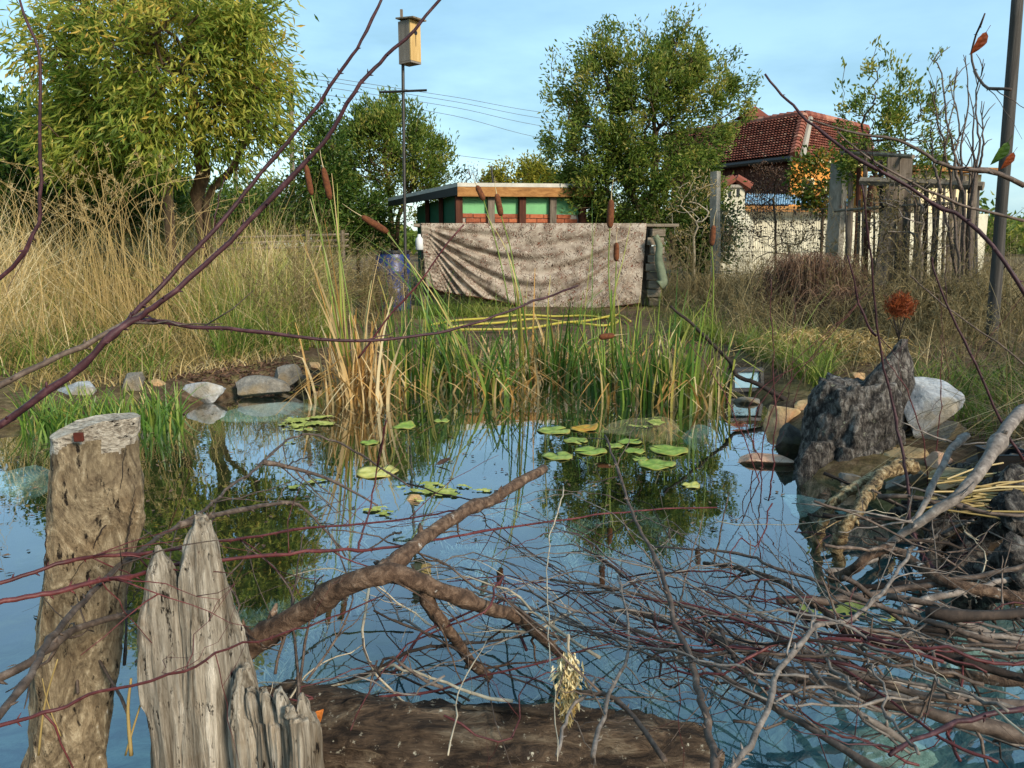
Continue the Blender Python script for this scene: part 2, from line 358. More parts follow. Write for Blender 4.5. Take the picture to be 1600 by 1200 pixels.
def clothmat():
    t = NT('camo_cloth'); co = t.coord((1, 1, 1))
    n = t.noise(co, 7, 3, .5); c = t.ramp(n, [(.35, '#776a5d'), (.5, '#938575'), (.65, '#a89b8b')])
    # printed twig and leaf marks: thin dark dashes, broken up by a second noise
    w = t.n.new('ShaderNodeTexWave'); w.inputs['Scale'].default_value = 7.5; w.inputs['Distortion'].default_value = 16; w.inputs['Detail'].default_value = 3; w.inputs['Detail Scale'].default_value = 2.2
    t.l.new(t.coord((1.3, 1, .8), (0, .6, 0)), w.inputs[0])
    k = t.ramp(w.outputs['Fac'], [(.80, 0.0), (.9, 1.0)])
    k = t.math('MULTIPLY', k, t.ramp(t.noise(co, 9, 4, .6), [(.46, 0.0), (.52, 1.0)]))
    c = t.mix(k, c, '#3d2f25')
    w2 = t.n.new('ShaderNodeTexWave'); w2.inputs['Scale'].default_value = 9.5; w2.inputs['Distortion'].default_value = 18; w2.inputs['Detail'].default_value = 2
    t.l.new(t.coord((.9, 1, 1.2), (0, -.7, 0)), w2.inputs[0])
    k2 = t.math('MULTIPLY', t.ramp(w2.outputs['Fac'], [(.86, 0.0), (.93, 1.0)]), t.ramp(t.noise(co, 12, 3, .6), [(.5, 0.0), (.56, 1.0)]))
    c = t.mix(k2, c, '#6b3f2f')
    k3 = t.ramp(t.noise(t.coord((1, 1, 1), (0, .3, 0)), 26, 3, .6, 1.5), [(.6, 0.0), (.66, .6)])
    c = t.mix(k3, c, '#cfc4b2')
    t.base(c, .9, .15); t.bump(t.noise(co, 90, 2), .15, .004); return t.m
M['cloth'] = clothmat()
# ================================================================== the setting: ground, pond bed, water
outline_px = [(-420, 730), (-150, 690), (60, 662), (180, 652), (270, 640), (335, 626), (420, 606), (505, 588), (570, 574), (650, 566), (760, 560), (900, 563),
              (1040, 577), (1130, 600), (1180, 622), (1215, 660), (1240, 705), (1262, 742), (1340, 770), (1420, 822), (1490, 868), (1570, 900), (1800, 985), (2050, 1120)]
POND = [PZ(x, y)[:2] for x, y in outline_px] + [np.array(p) for p in [(1.9, 1.25), (1.1, 1.12), (.3, 1.22), (-.4, 1.28), (-1.0, 1.25), (-2.0, 1.3), (-3.6, 1.7), (-4.8, 2.6)]]
POND = smooth_path(np.vstack([POND, POND[:1]]), 160)[:-1]
def pond_sd(x, y):                        # signed distance to the pond edge, negative inside
    p = np.stack([x.ravel(), y.ravel()], 1); a = POND; b = np.roll(POND, -1, 0)
    out = np.empty(len(p))
    for s in range(0, len(p), 20000):
        q = p[s:s + 20000, None]; e = b - a; w = q - a
        t = np.clip((w * e).sum(-1) / (e * e).sum(-1), 0, 1)
        d = np.linalg.norm(w - e * t[..., None], axis=-1).min(1)
        c = ((a[:, 1] > q[..., 1]) != (b[:, 1] > q[..., 1])) & (q[..., 0] < (b[:, 0] - a[:, 0]) * (q[..., 1] - a[:, 1]) / (b[:, 1] - a[:, 1] + 1e-12) + a[:, 0])
        out[s:s + 20000] = np.where(c.sum(1) % 2 == 1, -d, d)
    return out.reshape(x.shape)
def wob(x, y):
    return (np.sin(x * 1.7 + np.sin(y * 1.3)) * np.cos(y * 1.9 + .7 * np.sin(x)) * .5 + np.sin(x * 4.3 + y * 2.9 + np.sin(x * 2)) * .25 + np.sin(x * 9.1 - y * 8.3) * .12)
def ground_z(x, y, d=None):
    x, y = np.asarray(x, float), np.asarray(y, float)
    if d is None: d = pond_sd(np.atleast_1d(x), np.atleast_1d(y)).reshape(np.atleast_1d(x).shape)
    bank = .11 * (1 - np.exp(-np.maximum(d, 0) / .12)) + .05 * (1 - np.exp(-np.maximum(d, 0) / 1.2)) + np.clip((y - 9) * .014, 0, .3) + .03 * wob(x, y) * np.clip(d, 0, 1)
    bed = -.62 * (1 - np.exp(np.minimum(d, 0) / .55)) + .05 * wob(x * 1.4, y * 1.4) * np.clip(-d, 0, 1)
    return np.where(d > 0, bank, bed)
def gz(x, y): return float(ground_z(np.array([x]), np.array([y]))[0])
def PG(px, py):                           # the point of the ground seen there
    z = .15
    for _ in range(6):
        p = PZ(px, py, z); z = gz(p[0], p[1])
    return np.array([p[0], p[1], z])
xs = np.concatenate([[-900, -400, -150, -70, -40, -25], np.arange(-16, -6, .4), np.arange(-6, 5, .07), np.arange(5, 16, .4), [20, 28, 45, 80, 160, 400, 900]])
ys = np.concatenate([[-300, -60, -20, -8, -4, -2, -1], np.arange(0, 9, .07), np.arange(9, 20, .4), [22, 26, 32, 40, 60, 100, 200, 500, 1200]])
GX, GY = np.meshgrid(xs, ys); D = pond_sd(GX, GY); GZ = ground_z(GX, GY, D)
nx_, ny_ = len(xs), len(ys)
ii, jj = np.meshgrid(np.arange(ny_ - 1), np.arange(nx_ - 1), indexing='ij')
quads = np.stack([ii * nx_ + jj, ii * nx_ + jj + 1, (ii + 1) * nx_ + jj + 1, (ii + 1) * nx_ + jj], -1).reshape(-1, 4)
V = np.stack([GX, GY, GZ], -1).reshape(-1, 3); inside = (D.ravel()[quads] < 0).all(1)
def earthmat():
    t = NT('earth'); co = t.coord(); n = t.noise(co, 1.1, 8, .65); n2 = t.noise(co, 18, 8, .75)
    c = t.ramp(n2, [(.3, '#33271d'), (.5, '#5a4836'), (.7, '#86705a')])
    c = t.mix(t.ramp(n, [(.48, 0.0), (.62, .7)]), c, t.ramp(n2, [(.3, '#4c4a22'), (.6, '#8f8252'), (.8, '#b39c68')])); t.base(c, .95, .1); t.bump(n2, .9, .03); return t.m
def bedmat():
    t = NT('pond_bed'); co = t.coord(); n = t.noise(co, 2.2, 8, .62, .6); n2 = t.noise(co, 9, 7, .7, 1.0)
    f = t.math('ADD', t.math('MULTIPLY', n, .6), t.math('MULTIPLY', n2, .4))
    sep = t.n.new('ShaderNodeSeparateXYZ'); t.l.new(co, sep.inputs[0])          # olive algae; far half also darkened in colour so tree reflections look dark
    far = t.math('ADD', t.math('MULTIPLY', sep.outputs[1], .9), t.math('MULTIPLY', n, 1.0))
    c = t.ramp(f, [(.34, '#1d3c47'), (.46, '#3d6068'), (.57, '#76938c'), (.68, '#b9c3ae')])
    mr = t.n.new('ShaderNodeMapRange'); mr.inputs[1].default_value = 2.35; mr.inputs[2].default_value = 3.25; t.l.new(far, mr.inputs[0])
    c = t.mix(mr.outputs[0], c, t.ramp(f, [(.36, '#14160c'), (.5, '#2c3016'), (.64, '#565a30')])); t.base(c, .9, .1); t.bump(f, .8, .05); return t.m
g = MB(); g.add(V, None, quads[~inside]); tag(g.build('ground', earthmat(), smooth=True), kind='structure')
g = MB(); g.add(V, None, quads[inside]); tag(g.build('pond_bed', bedmat(), smooth=True), kind='structure')
def watermat():
    t = NT('water'); co = t.coord()
    n = t.noise(co, 5.0, 3, .5, .4); n2 = t.noise(co, 1.3, 2, .5)
    bp = t.n.new('ShaderNodeBump'); bp.inputs['Strength'].default_value = .035; bp.inputs['Distance'].default_value = .02
    t.l.new(t.math('ADD', n, n2), bp.inputs['Height'])
    fr = t.n.new('ShaderNodeLayerWeight'); fr.inputs['Blend'].default_value = .5; t.l.new(bp.outputs[0], fr.inputs['Normal'])
    gl = t.n.new('ShaderNodeBsdfGlossy'); gl.inputs['Roughness'].default_value = .012; gl.inputs['Color'].default_value = (.96, .98, 1, 1); t.l.new(bp.outputs[0], gl.inputs['Normal'])
    tp = t.n.new('ShaderNodeBsdfTransparent'); tp.inputs['Color'].default_value = (.86, .95, .97, 1)
    ms = t.n.new('ShaderNodeMixShader'); t.l.new(t.math('ADD', t.math('MULTIPLY', t.math('POWER', fr.outputs['Facing'], 2.4), .92), .06), ms.inputs[0]); t.l.new(tp.outputs[0], ms.inputs[1]); t.l.new(gl.outputs[0], ms.inputs[2])
    t.l.new(ms.outputs[0], t.o.inputs[0]); t.n.remove(t.b); return t.m
wx = np.arange(-6.5, 5, .25); wy = np.arange(.6, 7.2, .25); WX, WY = np.meshgrid(wx, wy); WD = pond_sd(WX, WY)
k = len(wx); ii, jj = np.meshgrid(np.arange(len(wy) - 1), np.arange(k - 1), indexing='ij')
q = np.stack([ii * k + jj, ii * k + jj + 1, (ii + 1) * k + jj + 1, (ii + 1) * k + jj], -1).reshape(-1, 4)
q = q[(WD.ravel()[q] < .25).any(1)]
used, inv = np.unique(q, return_inverse=True)
wv = np.stack([WX, WY, np.zeros_like(WX)], -1).reshape(-1, 3)[used]
g = MB(); g.add(wv, None, inv.reshape(-1, 4)); tag(g.build('pond_water', watermat(), smooth=True), kind='structure')

def inside_pond(n, x0, x1, y0, y1, margin=.15):
    out = np.zeros((0, 2))
    while len(out) < n:
        p = np.stack([rng.uniform(x0, x1, n * 3), rng.uniform(y0, y1, n * 3)], 1)
        out = np.vstack([out, p[pond_sd(p[:, 0], p[:, 1]) < -margin]])
    return out[:n]

# pale weed drifting under the surface, in curled plumes
mb = MB()
for (px, py) in [(520, 1010), (590, 1040), (640, 960), (700, 1030), (770, 1000), (560, 930), (480, 960), (690, 870), (620, 830), (740, 900), (860, 950), (920, 880), (1000, 1000),
                 (1080, 900), (840, 850), (780, 800), (1150, 840), (1050, 820), (960, 1060), (1180, 960), (420, 900), (450, 1030), (820, 1060), (1260, 1010), (900, 1010), (680, 1080), (540, 870), (1120, 1040)]:
    c = PZ(px, py, -.2); a0 = rng.uniform(0, 6.28); cur = rng.uniform(-2.2, 2.2); n = 26
    s_ = np.linspace(0, 1, n); ang = a0 + cur * s_ * 1.6; st = .016 * rng.uniform(.7, 1.5)
    pth = np.cumsum(np.stack([np.cos(ang), np.sin(ang), 0 * ang + .25 * np.sin(s_ * 3)], 1) * st, 0) + c
    gzv = ground_z(pth[:, 0], pth[:, 1]); pth[:, 2] = np.clip(pth[:, 2] - .02 + rng.uniform(-.12, .08), gzv + .02, -.04)
    m = 60; pos = np.repeat(pth, m, 0); d = rng.normal(size=(n * m, 3)); rad = .085 * np.sin(np.pi * (s_ * .8 + .15))
    L = np.repeat(rad, m) * rng.uniform(.25, .8, n * m)
    pos2 = pos + rng.normal(size=pos.shape) * (.3 * L)[:, None]
    ok = pos2[:, 2] + L < -.015; ok |= True
    pos2[:, 2] = np.minimum(pos2[:, 2], -.02 - L)
    mb.leaves(pos2, d, L, .005, rng.uniform(.1, 1, n * m))
tag(mb.build('pond_weed', M['weed']), 'pale feathery weed drifting under the clear water', 'pond weed', kind='stuff')

# algae film, duckweed and leaf litter floating on the surface
def algaemat():
    t = NT('algae_film'); n = t.noise(t.coord(), 16, 8, .7, .8); c = t.ramp(n, [(.35, '#6f7d33'), (.55, '#a3a552'), (.7, '#c7c37d')]); t.base(c, .7, .3); t.bump(n, .6, .01); return t.m
M['algae'] = algaemat()
def film(px, py, rx, ry, n, z):           # ragged scum: cells of a fine sheet kept where a noise is high
    c = PZ(px, py); cell = .011; nx, ny = int(2.4 * rx / cell), int(2.4 * ry / cell)
    gx, gy = np.meshgrid((np.arange(nx + 1) - nx / 2) * cell, (np.arange(ny + 1) - ny / 2) * cell)
    gx = gx + rng.normal(0, cell * .25, gx.shape); gy = gy + rng.normal(0, cell * .25, gy.shape)
    f = np.stack([gx.ravel() + c[0], gy.ravel() * 1.3 + c[1], np.zeros(gx.size)], 1)
    nv_ = fbm(f, 9, 4).reshape(gx.shape) + .55 * fbm(f, 40, 2).reshape(gx.shape) - 1.25 * ((gx / rx) ** 2 + (gy / ry) ** 2) + n
    k = nx + 1; ii, jj = np.meshgrid(np.arange(ny), np.arange(nx), indexing='ij')
    q = np.stack([ii * k + jj, ii * k + jj + 1, (ii + 1) * k + jj + 1, (ii + 1) * k + jj], -1).reshape(-1, 4)
    q = q[(nv_.ravel()[q] > 0).all(1)]; used, inv = np.unique(q, return_inverse=True)
    v = np.stack([gx + c[0], gy + c[1], z + np.clip(nv_, 0, 1) * .008 + rng.uniform(0, .002, gx.shape)], -1).reshape(-1, 3)[used]
    mb = MB(); mb.add(v, None, inv.reshape(-1, 4), np.clip(.4 + nv_.ravel()[used] * .6, 0, 1)); return mb
for (px, py, rx, ry, n) in [(690, 768, .26, .17, .42), (600, 800, .2, .1, .0), (478, 662, .22, .26, .5), (445, 692, .1, .1, .35), (1330, 955, .13, .15, .45), (1250, 950, .06, .06, .4), (1010, 660, .34, .24, .1), (480, 758, .22, .14, .1)]:
    tag(film(px, py, rx, ry, n, .003).build('algae_mat', M['algae'], smooth=True), kind='stuff')
mb = MB(); p2 = inside_pond(800, -3.2, 1.8, 1.6, 5.2)
keep = rng.uniform(size=len(p2)) < np.where((p2[:, 1] > 2.6) | (p2[:, 0] < -.9), 1, .25)
p2 = p2[keep]; pos = np.column_stack([p2, np.full(len(p2), .004)]); d = np.column_stack([rng.normal(size=(len(p2), 2)), np.zeros(len(p2))])
mb.leaves(pos, d, rng.uniform(.012, .04, len(p2)), rng.uniform(.006, .016, len(p2)), rng.uniform(0, 1, len(p2)), 0.1, np.tile([0, 0, 4.0], (len(p2), 1)))
tag(mb.build('floating_leaves', M['brownstem']), 'small dead leaves scattered over the water', 'leaf litter', kind='stuff')

# ------------------------------------------------------------------ rocks
def rock(c, size, rz=0, seed=0, cuts=13, rough=.07, sub=4, flat=0.0):
    r_ = np.random.default_rng(seed + 100); bm = bmesh.new(); bmesh.ops.create_icosphere(bm, subdivisions=sub, radius=1)
    v = np.array([x.co[:] for x in bm.verts]); f = np.array([[y.index for y in x.verts] for x in bm.faces]); bm.free()
    for _ in range(cuts):
        n = nrm(r_.normal(size=3)); h = r_.uniform(.36, .66); dd = v @ n; v = v - np.maximum(dd - h, 0)[:, None] * n * .92
    o = r_.uniform(0, 50, 3); nv = np.array([noise.fractal(Vector(x * 1.6 + o), .9, 2.1, 5) for x in v])
    v = v * (1 + rough * nv)[:, None]
    v = v / np.abs(v).max(0) * np.asarray(size, float) / 2
    ca, sa = math.cos(rz), math.sin(rz); v = v @ np.array([[ca, -sa, 0], [sa, ca, 0], [0, 0, 1]]).T
    mb = MB(); mb.add(v + np.asarray(c, float), f, None, np.clip(.5 + nv * .35, 0, 1)); return mb
def put_rock(px, py, w, h, mat, label, z=0.0, seed=0, dep=None, cat='rock', **kw):   # px,py: middle of its foot; w,h in photo pixels
    c = PZ(px, py, z); s = c[1] / FPX; sx, sz = w * s, h * s * 1.25
    c = c + np.array([0, (dep or sx * .7) * .4, sz * .26])
    o = rock(c, (sx, dep or sx * .75, sz), seed=seed, **kw).build('rock', M[mat], loc=c, smooth=True)
    e = o.modifiers.new('edges', 'EDGE_SPLIT'); e.split_angle = R(24)
    return tag(o, label, cat, 'rocks round the pond edge')
put_rock(306, 630, 80, 42, 'rock_pale', 'pale angular rock at the left end of the stone edging', .0, 1)
put_rock(386, 626, 118, 36, 'rock_grey', 'long flat grey stone between the pale rock and the rounded one', .0, 22, dep=.34)
put_rock(440, 608, 56, 40, 'rock_grey', 'rounded tan stone at the bend of the left bank', .02, 3)
put_rock(474, 603, 46, 22, 'rock_dark', 'thin dark slab next to the rounded tan stone', .02, 4)
put_rock(500, 588, 40, 14, 'rock_dark', 'dark slab lying behind the dry reed clump', .02, 5)
put_rock(492, 577, 22, 12, 'rock_tan', 'small pale pebble stone above the dark slabs', .08, 6)
put_rock(205, 612, 40, 38, 'rock_grey', 'brown stone half sunk in grass on the left bank', .1, 7)
put_rock(245, 614, 34, 24, 'rock_tan', 'small tan stone left of the pale angular rock', .06, 8)
put_rock(120, 632, 90, 36, 'rock_pale', 'broad pale stone buried in grass at far left', .04, 9)
put_rock(1228, 668, 66, 40, 'rock_tan', 'smooth cream rock on the shore left of the stump', .0, 10)
put_rock(1258, 645, 36, 22, 'rock_tan', 'little cream rock tucked behind the stump', .06, 11)
put_rock(1240, 716, 72, 56, 'rock_dark', 'dark rounded rock leaning on the stump foot', .0, 12)
put_rock(1205, 729, 92, 18, 'rock_pink', 'flat pinkish slab at the water line by the stump', .0, 13, dep=.2)
put_rock(1168, 634, 46, 18, 'rock_grey', 'flat grey stone lying in shallow water under the lamp', -.01, 14)
put_rock(1466, 668, 112, 78, 'rock_pale', 'big blue white angular boulder on the right bank', .18, 15, cuts=16)
put_rock(1486, 712, 130, 78, 'rock_grey', 'grey block under the big angular boulder', .06, 16, cuts=9, dep=.3)
put_rock(1440, 742, 90, 40, 'rock_tan', 'cracked cream stone behind the peeling branches', .05, 17)
put_rock(1402, 706, 30, 44, 'rock_pink', 'small orange brown stone wedged beside the stump', .05, 18)
put_rock(1340, 592, 30, 14, 'rock_tan', 'small pale stone in the grass behind the stump', .2, 19)
put_rock(1500, 770, 90, 40, 'rock_tan', 'tan stone under the dry stalks on the right bank', .1, 20)
put_rock(1398, 728, 60, 40, 'rock_tan', 'cream stone at the root of the peeling branches', .05, 23)
put_rock(1432, 772, 84, 44, 'rock_grey', 'grey slab between the peeling branches and the straw stalks', .06, 24)
put_rock(1372, 775, 50, 30, 'rock_dark', 'dark wet stone under the peeling branches', .02, 25)
put_rock(1476, 738, 60, 34, 'rock_pink', 'pinkish stone below the big grey block', .1, 26)
put_rock(1545, 742, 70, 44, 'rock_dark', 'dark stone beside the black pot', .12, 27)
put_rock(1335, 762, 46, 24, 'rock_grey', 'small grey stone at the water line right of the stump foot', .01, 28)
put_rock(645, 786, 34, 18, 'rock_tan', 'small square stone breaking the water among algae', -.01, 21, cuts=9)
for i, (px, py, w, h, z, lb) in enumerate([(1262, 775, 90, 30, -.06, 'sunken turquoise stone beside the stump foot'), (1380, 1150, 210, 40, -.05, 'large sunken pale green slab at the near right corner'),
                                    (1350, 800, 100, 30, -.05, 'sunken green stone below the peeling branches'), (420, 632, 230, 26, -.03, 'long submerged pale ledge below the left stones'),
                                    (1010, 662, 150, 40, -.05, 'submerged olive boulder near the lily pads'), (1090, 672, 70, 20, -.05, 'submerged flat stone right of the olive boulder'),
                                    (44, 742, 80, 46, -.03, 'submerged pale stone at the left edge of the pond'), (1480, 1000, 120, 40, -.08, 'sunken green stone among the right branches')]):
    c = PZ(px, py, z); s = c[1] / FPX
    o = rock(c - np.array([0, 0, .05]), (w * s, max(w * s * .5, h * s * 2.6), .16), seed=50 + i, flat=1, rough=.1).build('sunken_rock', M['rock_teal'] if i not in (4,) else M['rock_tan'], loc=c, smooth=True)
    tag(o, lb, 'sunken rock', 'stones under the water')
# earth and leaf mould heaped along the left stones: soil crumbs
mb = MB(); n = 1500; k = rng.uniform(0, 1, n); pa, pb = PZ(300, 600, .1), PZ(520, 572, .1)
pos = pa + (pb - pa) * k[:, None] + np.column_stack([rng.normal(0, .25, n), np.abs(rng.normal(0, .22, n)), np.zeros(n)])
pos[:, 2] = ground_z(pos[:, 0], pos[:, 1]) + .004
mb.leaves(pos, np.column_stack([rng.normal(size=(n, 2)), rng.uniform(-.1, .4, n)]), rng.uniform(.02, .07, n), rng.uniform(.008, .025, n), rng.uniform(0, .8, n))
tag(mb.build('leaf_litter', M['brownstem']), 'brown leaf mould on the left bank', 'leaf litter', kind='stuff')
# ================================================================== buildings behind
def lerp(a, b, t): return np.asarray(a, float) + (np.asarray(b, float) - np.asarray(a, float)) * t
def tiles(mb, e0, e1, t0, t1, cols, rows, off):       # a tiled slope: eave e0-e1, top t0-t1; every tile an arched pan lapping the row below
    e0, e1, t0, t1 = [np.asarray(x, float) for x in (e0, e1, t0, t1)]
    n = nrm(np.cross(e1 - e0, t0 - e0)); n = n if n[2] > 0 else -n
    for r in range(rows):
        v0, v1 = r / rows, (r + 1.18) / rows
        for c in range(cols):
            u0, u1 = c / cols, (c + 1) / cols
            pr = []
            for k, hgt in enumerate((0, .8, 1, .8, 0)):
                u = u0 + (u1 - u0) * k / 4
                pr.append([lerp(lerp(e0, e1, u), lerp(t0, t1, u), v) + n * (off * hgt + up) for v, up in ((v0, .1), (min(v1, 1.0), .015))])
            pr = np.array(pr); v = pr.transpose(1, 0, 2).reshape(-1, 3)
            mb.add(v, None, [(i, i + 1, i + 6, i + 5) for i in range(4)], float(np.clip(rng.normal(.5, .22), 0, 1)))
Y0 = 25.0
T = P(1255, 181, Y0 + .9); A = P(1240, 243, Y0); Lr = P(1040, 214, 31); Bv = P(1040, 264, 30); Rr = P(1352, 208, 29); C_ = P(1368, 262, 28)
zr, ze = T[2], A[2]
for q_ in (Lr, Rr): q_[2] = zr
for q_ in (Bv, C_): q_[2] = ze
house = thing('house', 'brown and orange house under a red clay tiled roof', 'house', [A[0], A[1], 0.0])
dn = np.array([0, 0, -.12])
mb = MB(); mb.hexa(A, T, Lr, Bv, dn); mb.hexa(A, C_, Rr, T, dn)
back = np.array([(Lr + Rr) / 2 + np.array([1, 6, 0])])[0]
roof = mb.build('roof', M['darkwood'], house)
mb = MB(); tiles(mb, Bv, A, Lr, T, 48, 16, .085); tiles(mb, A, C_, T, Rr, 30, 16, .085); mb.build('roof_tile', M['tile'], roof, kind='stuff')
hip = nrm(A - T); out = nrm(np.array([0.05, -1, .35]))
mb0 = None
for i in range(13):
    a = T + (A - T) * (i / 13) + out * .03; b = T + (A - T) * ((i + 1.25) / 13) + out * .05
    mb = MB(); mb.tube([a, lerp(a, b, .8), b], [.13, .16, .165], 8, var=float(rng.uniform(.3, .9)))
    mb.build('hip_tile', M['tile'], roof)
side_ = nrm(np.cross(hip, out))
mb = MB(); mb.tube([T + side_ * -.24, (A + T) / 2 + side_ * -.24, A + side_ * -.26], .1, 6, rough=.3); mb.build('mortar_strip', M['mortar'], roof)
for (a, b) in ((T, Lr), (T, Rr)):
    mb = MB()
    for i in range(22): mb.tube([lerp(a, b, i / 22) + [0, 0, .03], lerp(a, b, (i + 1.2) / 22) + [0, 0, .06]], [.13, .15], 7, var=float(rng.uniform(.2, .9)))
    mb.build('ridge_tile', M['tile'], roof, kind='stuff')
mb = MB(); g0 = A + [-.1, -.12, -.1]; g1 = Bv + [-.1, -.12, -.1]
mb.tube([g0, g1], .09, 8); mb.build('gutter', M['metal'], roof)
inw = lambda p: lerp(p, (T + Lr + Rr) / 3, .07)
a_, b_, c_ = inw(A), inw(Bv), inw(C_)
for q_ in (a_, b_, c_): q_[2] = ze + .02
gnd = lambda q: np.array([q[0], q[1], .2])
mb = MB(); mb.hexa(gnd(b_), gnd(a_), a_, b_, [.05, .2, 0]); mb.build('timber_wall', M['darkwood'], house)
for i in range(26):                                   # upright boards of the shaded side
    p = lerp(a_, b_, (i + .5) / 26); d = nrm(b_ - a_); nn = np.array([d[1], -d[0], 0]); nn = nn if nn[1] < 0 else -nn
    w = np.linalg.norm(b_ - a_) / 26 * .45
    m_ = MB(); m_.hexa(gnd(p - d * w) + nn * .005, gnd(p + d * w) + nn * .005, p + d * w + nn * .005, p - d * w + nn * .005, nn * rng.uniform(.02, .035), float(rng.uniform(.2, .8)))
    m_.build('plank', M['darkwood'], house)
mb = MB(); mb.hexa(gnd(a_), gnd(c_), c_, a_, [-.1, .2, 0]); mb.build('plaster_wall', M['orange'], house)
d = nrm(c_ - a_); nn = np.array([d[1], -d[0], 0]); nn = nn if nn[1] < 0 else -nn
for t0 in (.14, .42, .68):
    w0, w1 = lerp(a_, c_, t0), lerp(a_, c_, t0 + .12); z0, z1 = ze - 1.75, ze - .65
    q4 = [np.array([w0[0], w0[1], z0]), np.array([w1[0], w1[1], z0]), np.array([w1[0], w1[1], z1]), np.array([w0[0], w0[1], z1])]
    m_ = MB(); m_.hexa(*[x + nn * .004 for x in q4], nn * .03); wnd = m_.build('window', M['black'], house)
    m_ = MB()
    for (x, y) in zip(q4, q4[1:] + q4[:1]): m_.tube([x + nn * .05, y + nn * .05], .04, 4)
    m_.build('frame', M['cream'], wnd)
mb = MB(); mb.hexa(A + [0, -.02, -.12], C_ + [0, -.02, -.12], C_ + [0, -.02, .0], A + [0, -.02, .0], [0, .06, 0]); mb.build('fascia_board', M['cream'], house)
ch = P(1172, 190, 28); mb = MB(); mb.box([ch[0], ch[1], zr - .1], (.6, .6, .7)); chim = mb.build('chimney', M['cream'], roof)
mb = MB(); cz = zr + .25
mb.add([[ch[0] - .5, ch[1] - .5, cz], [ch[0] + .5, ch[1] - .5, cz], [ch[0] + .5, ch[1] + .5, cz], [ch[0] - .5, ch[1] + .5, cz], [ch[0], ch[1] - .5, cz + .33], [ch[0], ch[1] + .5, cz + .33]],
       [(0, 1, 4), (3, 5, 2)], [(1, 2, 5, 4), (3, 0, 4, 5), (0, 3, 2, 1)], .4); mb.build('chimney_cap', M['tile'], roof)
ch2 = P(1190, 184, 28); mb = MB(); mb.tube([[ch2[0], ch2[1], zr - .2], [ch2[0], ch2[1], zr + .3]], .12, 8); mb.build('flue_pipe', M['mortar'], roof)

# white outbuilding with blue sheet roof and a small tiled chimney
Ya = 17.5; l0, r0 = P(1116, 330, Ya), P(1545, 330, Ya + 1.5); zt = l0[2]
shed = thing('white_outbuilding', 'low cream rendered outbuilding with blue corrugated roof', 'outbuilding', [l0[0], Ya, 0])
mb = MB(); mb.hexa([l0[0], l0[1], .1], [r0[0], r0[1], .1], [r0[0], r0[1], zt], [l0[0], l0[1], zt], [0, .25, 0]); mb.build('wall', M['render'], shed)
mb = MB(); x0, x1 = P(1163, 320, Ya - .25), P(1330, 322, Ya + .4); x0b, x1b = P(1166, 304, Ya + 1.3), P(1330, 307, Ya + 1.9)
nco = 46
for i in range(nco):
    a, b = lerp(x0, x1, i / nco), lerp(x0, x1, (i + 1) / nco); c, d_ = lerp(x0b, x1b, (i + 1) / nco), lerp(x0b, x1b, i / nco); up = np.array([0, 0, .035])
    m1 = (a + b) / 2 + up; m2 = (c + d_) / 2 + up
    mb.add([a, m1, b, c, m2, d_], None, [(0, 1, 4, 5), (1, 2, 3, 4)])
mb.build('sheet_roof', M['bluesheet'], shed)
mb = MB(); mb.hexa(x0 + [0, -.02, -.14], x1 + [0, -.02, -.14], x1 + [0, -.02, -.02], x0 + [0, -.02, -.02], [0, .06, 0]); mb.build('fascia_board', M['fascia'], shed)
mb = MB(); cc = P(1142, 330, Ya - .3); zc0, zc1 = .1, P(1142, 292, Ya - .3)[2]
mb.loft([[[cc[0] + sx * w, cc[1] + sy * w * .8, z] for sx, sy in ((-1, -1), (1, -1), (1, 1), (-1, 1))] for w, z in ((.42, .1), (.42, 1.45), (.25, 1.75), (.22, zc1))]); chm = mb.build('chimney', M['render'], shed)
for dx in (-.09, .09):
    mb = MB(); mb.box([cc[0] + dx, cc[1] - .19, zc1 - .14], (.05, .03, .16)); mb.build('vent_slot', M['black'], chm)
for sx in (-1, 1):
    for k in range(3):
        mb = MB(); y_ = cc[1] - .2 + k * .2
        mb.tube([[cc[0] + sx * .34, y_, zc1 - .02], [cc[0] + sx * .02, y_, zc1 + .17]], [.105, .09], 7, var=.4 + .15 * k); mb.build('cap_tile', M['tile'], chm)
mb = MB(); mb.box([cc[0], cc[1], zc1 - .0], (.5, .46, .06)); mb.build('cap_slab', M['mortar'], chm)

# far cream building with an orange roof edge at the right
q0, q1 = P(1430, 330, 24), P(1528, 330, 25); zc = P(1430, 268, 24)[2]
fb_ = thing('far_building', 'small cream building with flat orange brown roof behind the bare shrub', 'building', [q0[0], 24, 0])
mb = MB(); mb.hexa([q0[0], q0[1], .3], [q1[0], q1[1], .3], [q1[0], q1[1], zc], [q0[0], q0[1], zc], [0, 3, 0]); mb.build('wall', M['cream'], fb_)
mb = MB(); mb.hexa([q0[0] - .3, q0[1] - .4, zc + .004], [q1[0] + .3, q1[1] - .4, zc + .004], [q1[0] + .3, q1[1] + 3.2, zc + .3], [q0[0] - .3, q0[1] + 3.2, zc + .3], [0, 0, .16]); mb.build('roof', M['fascia'], fb_)
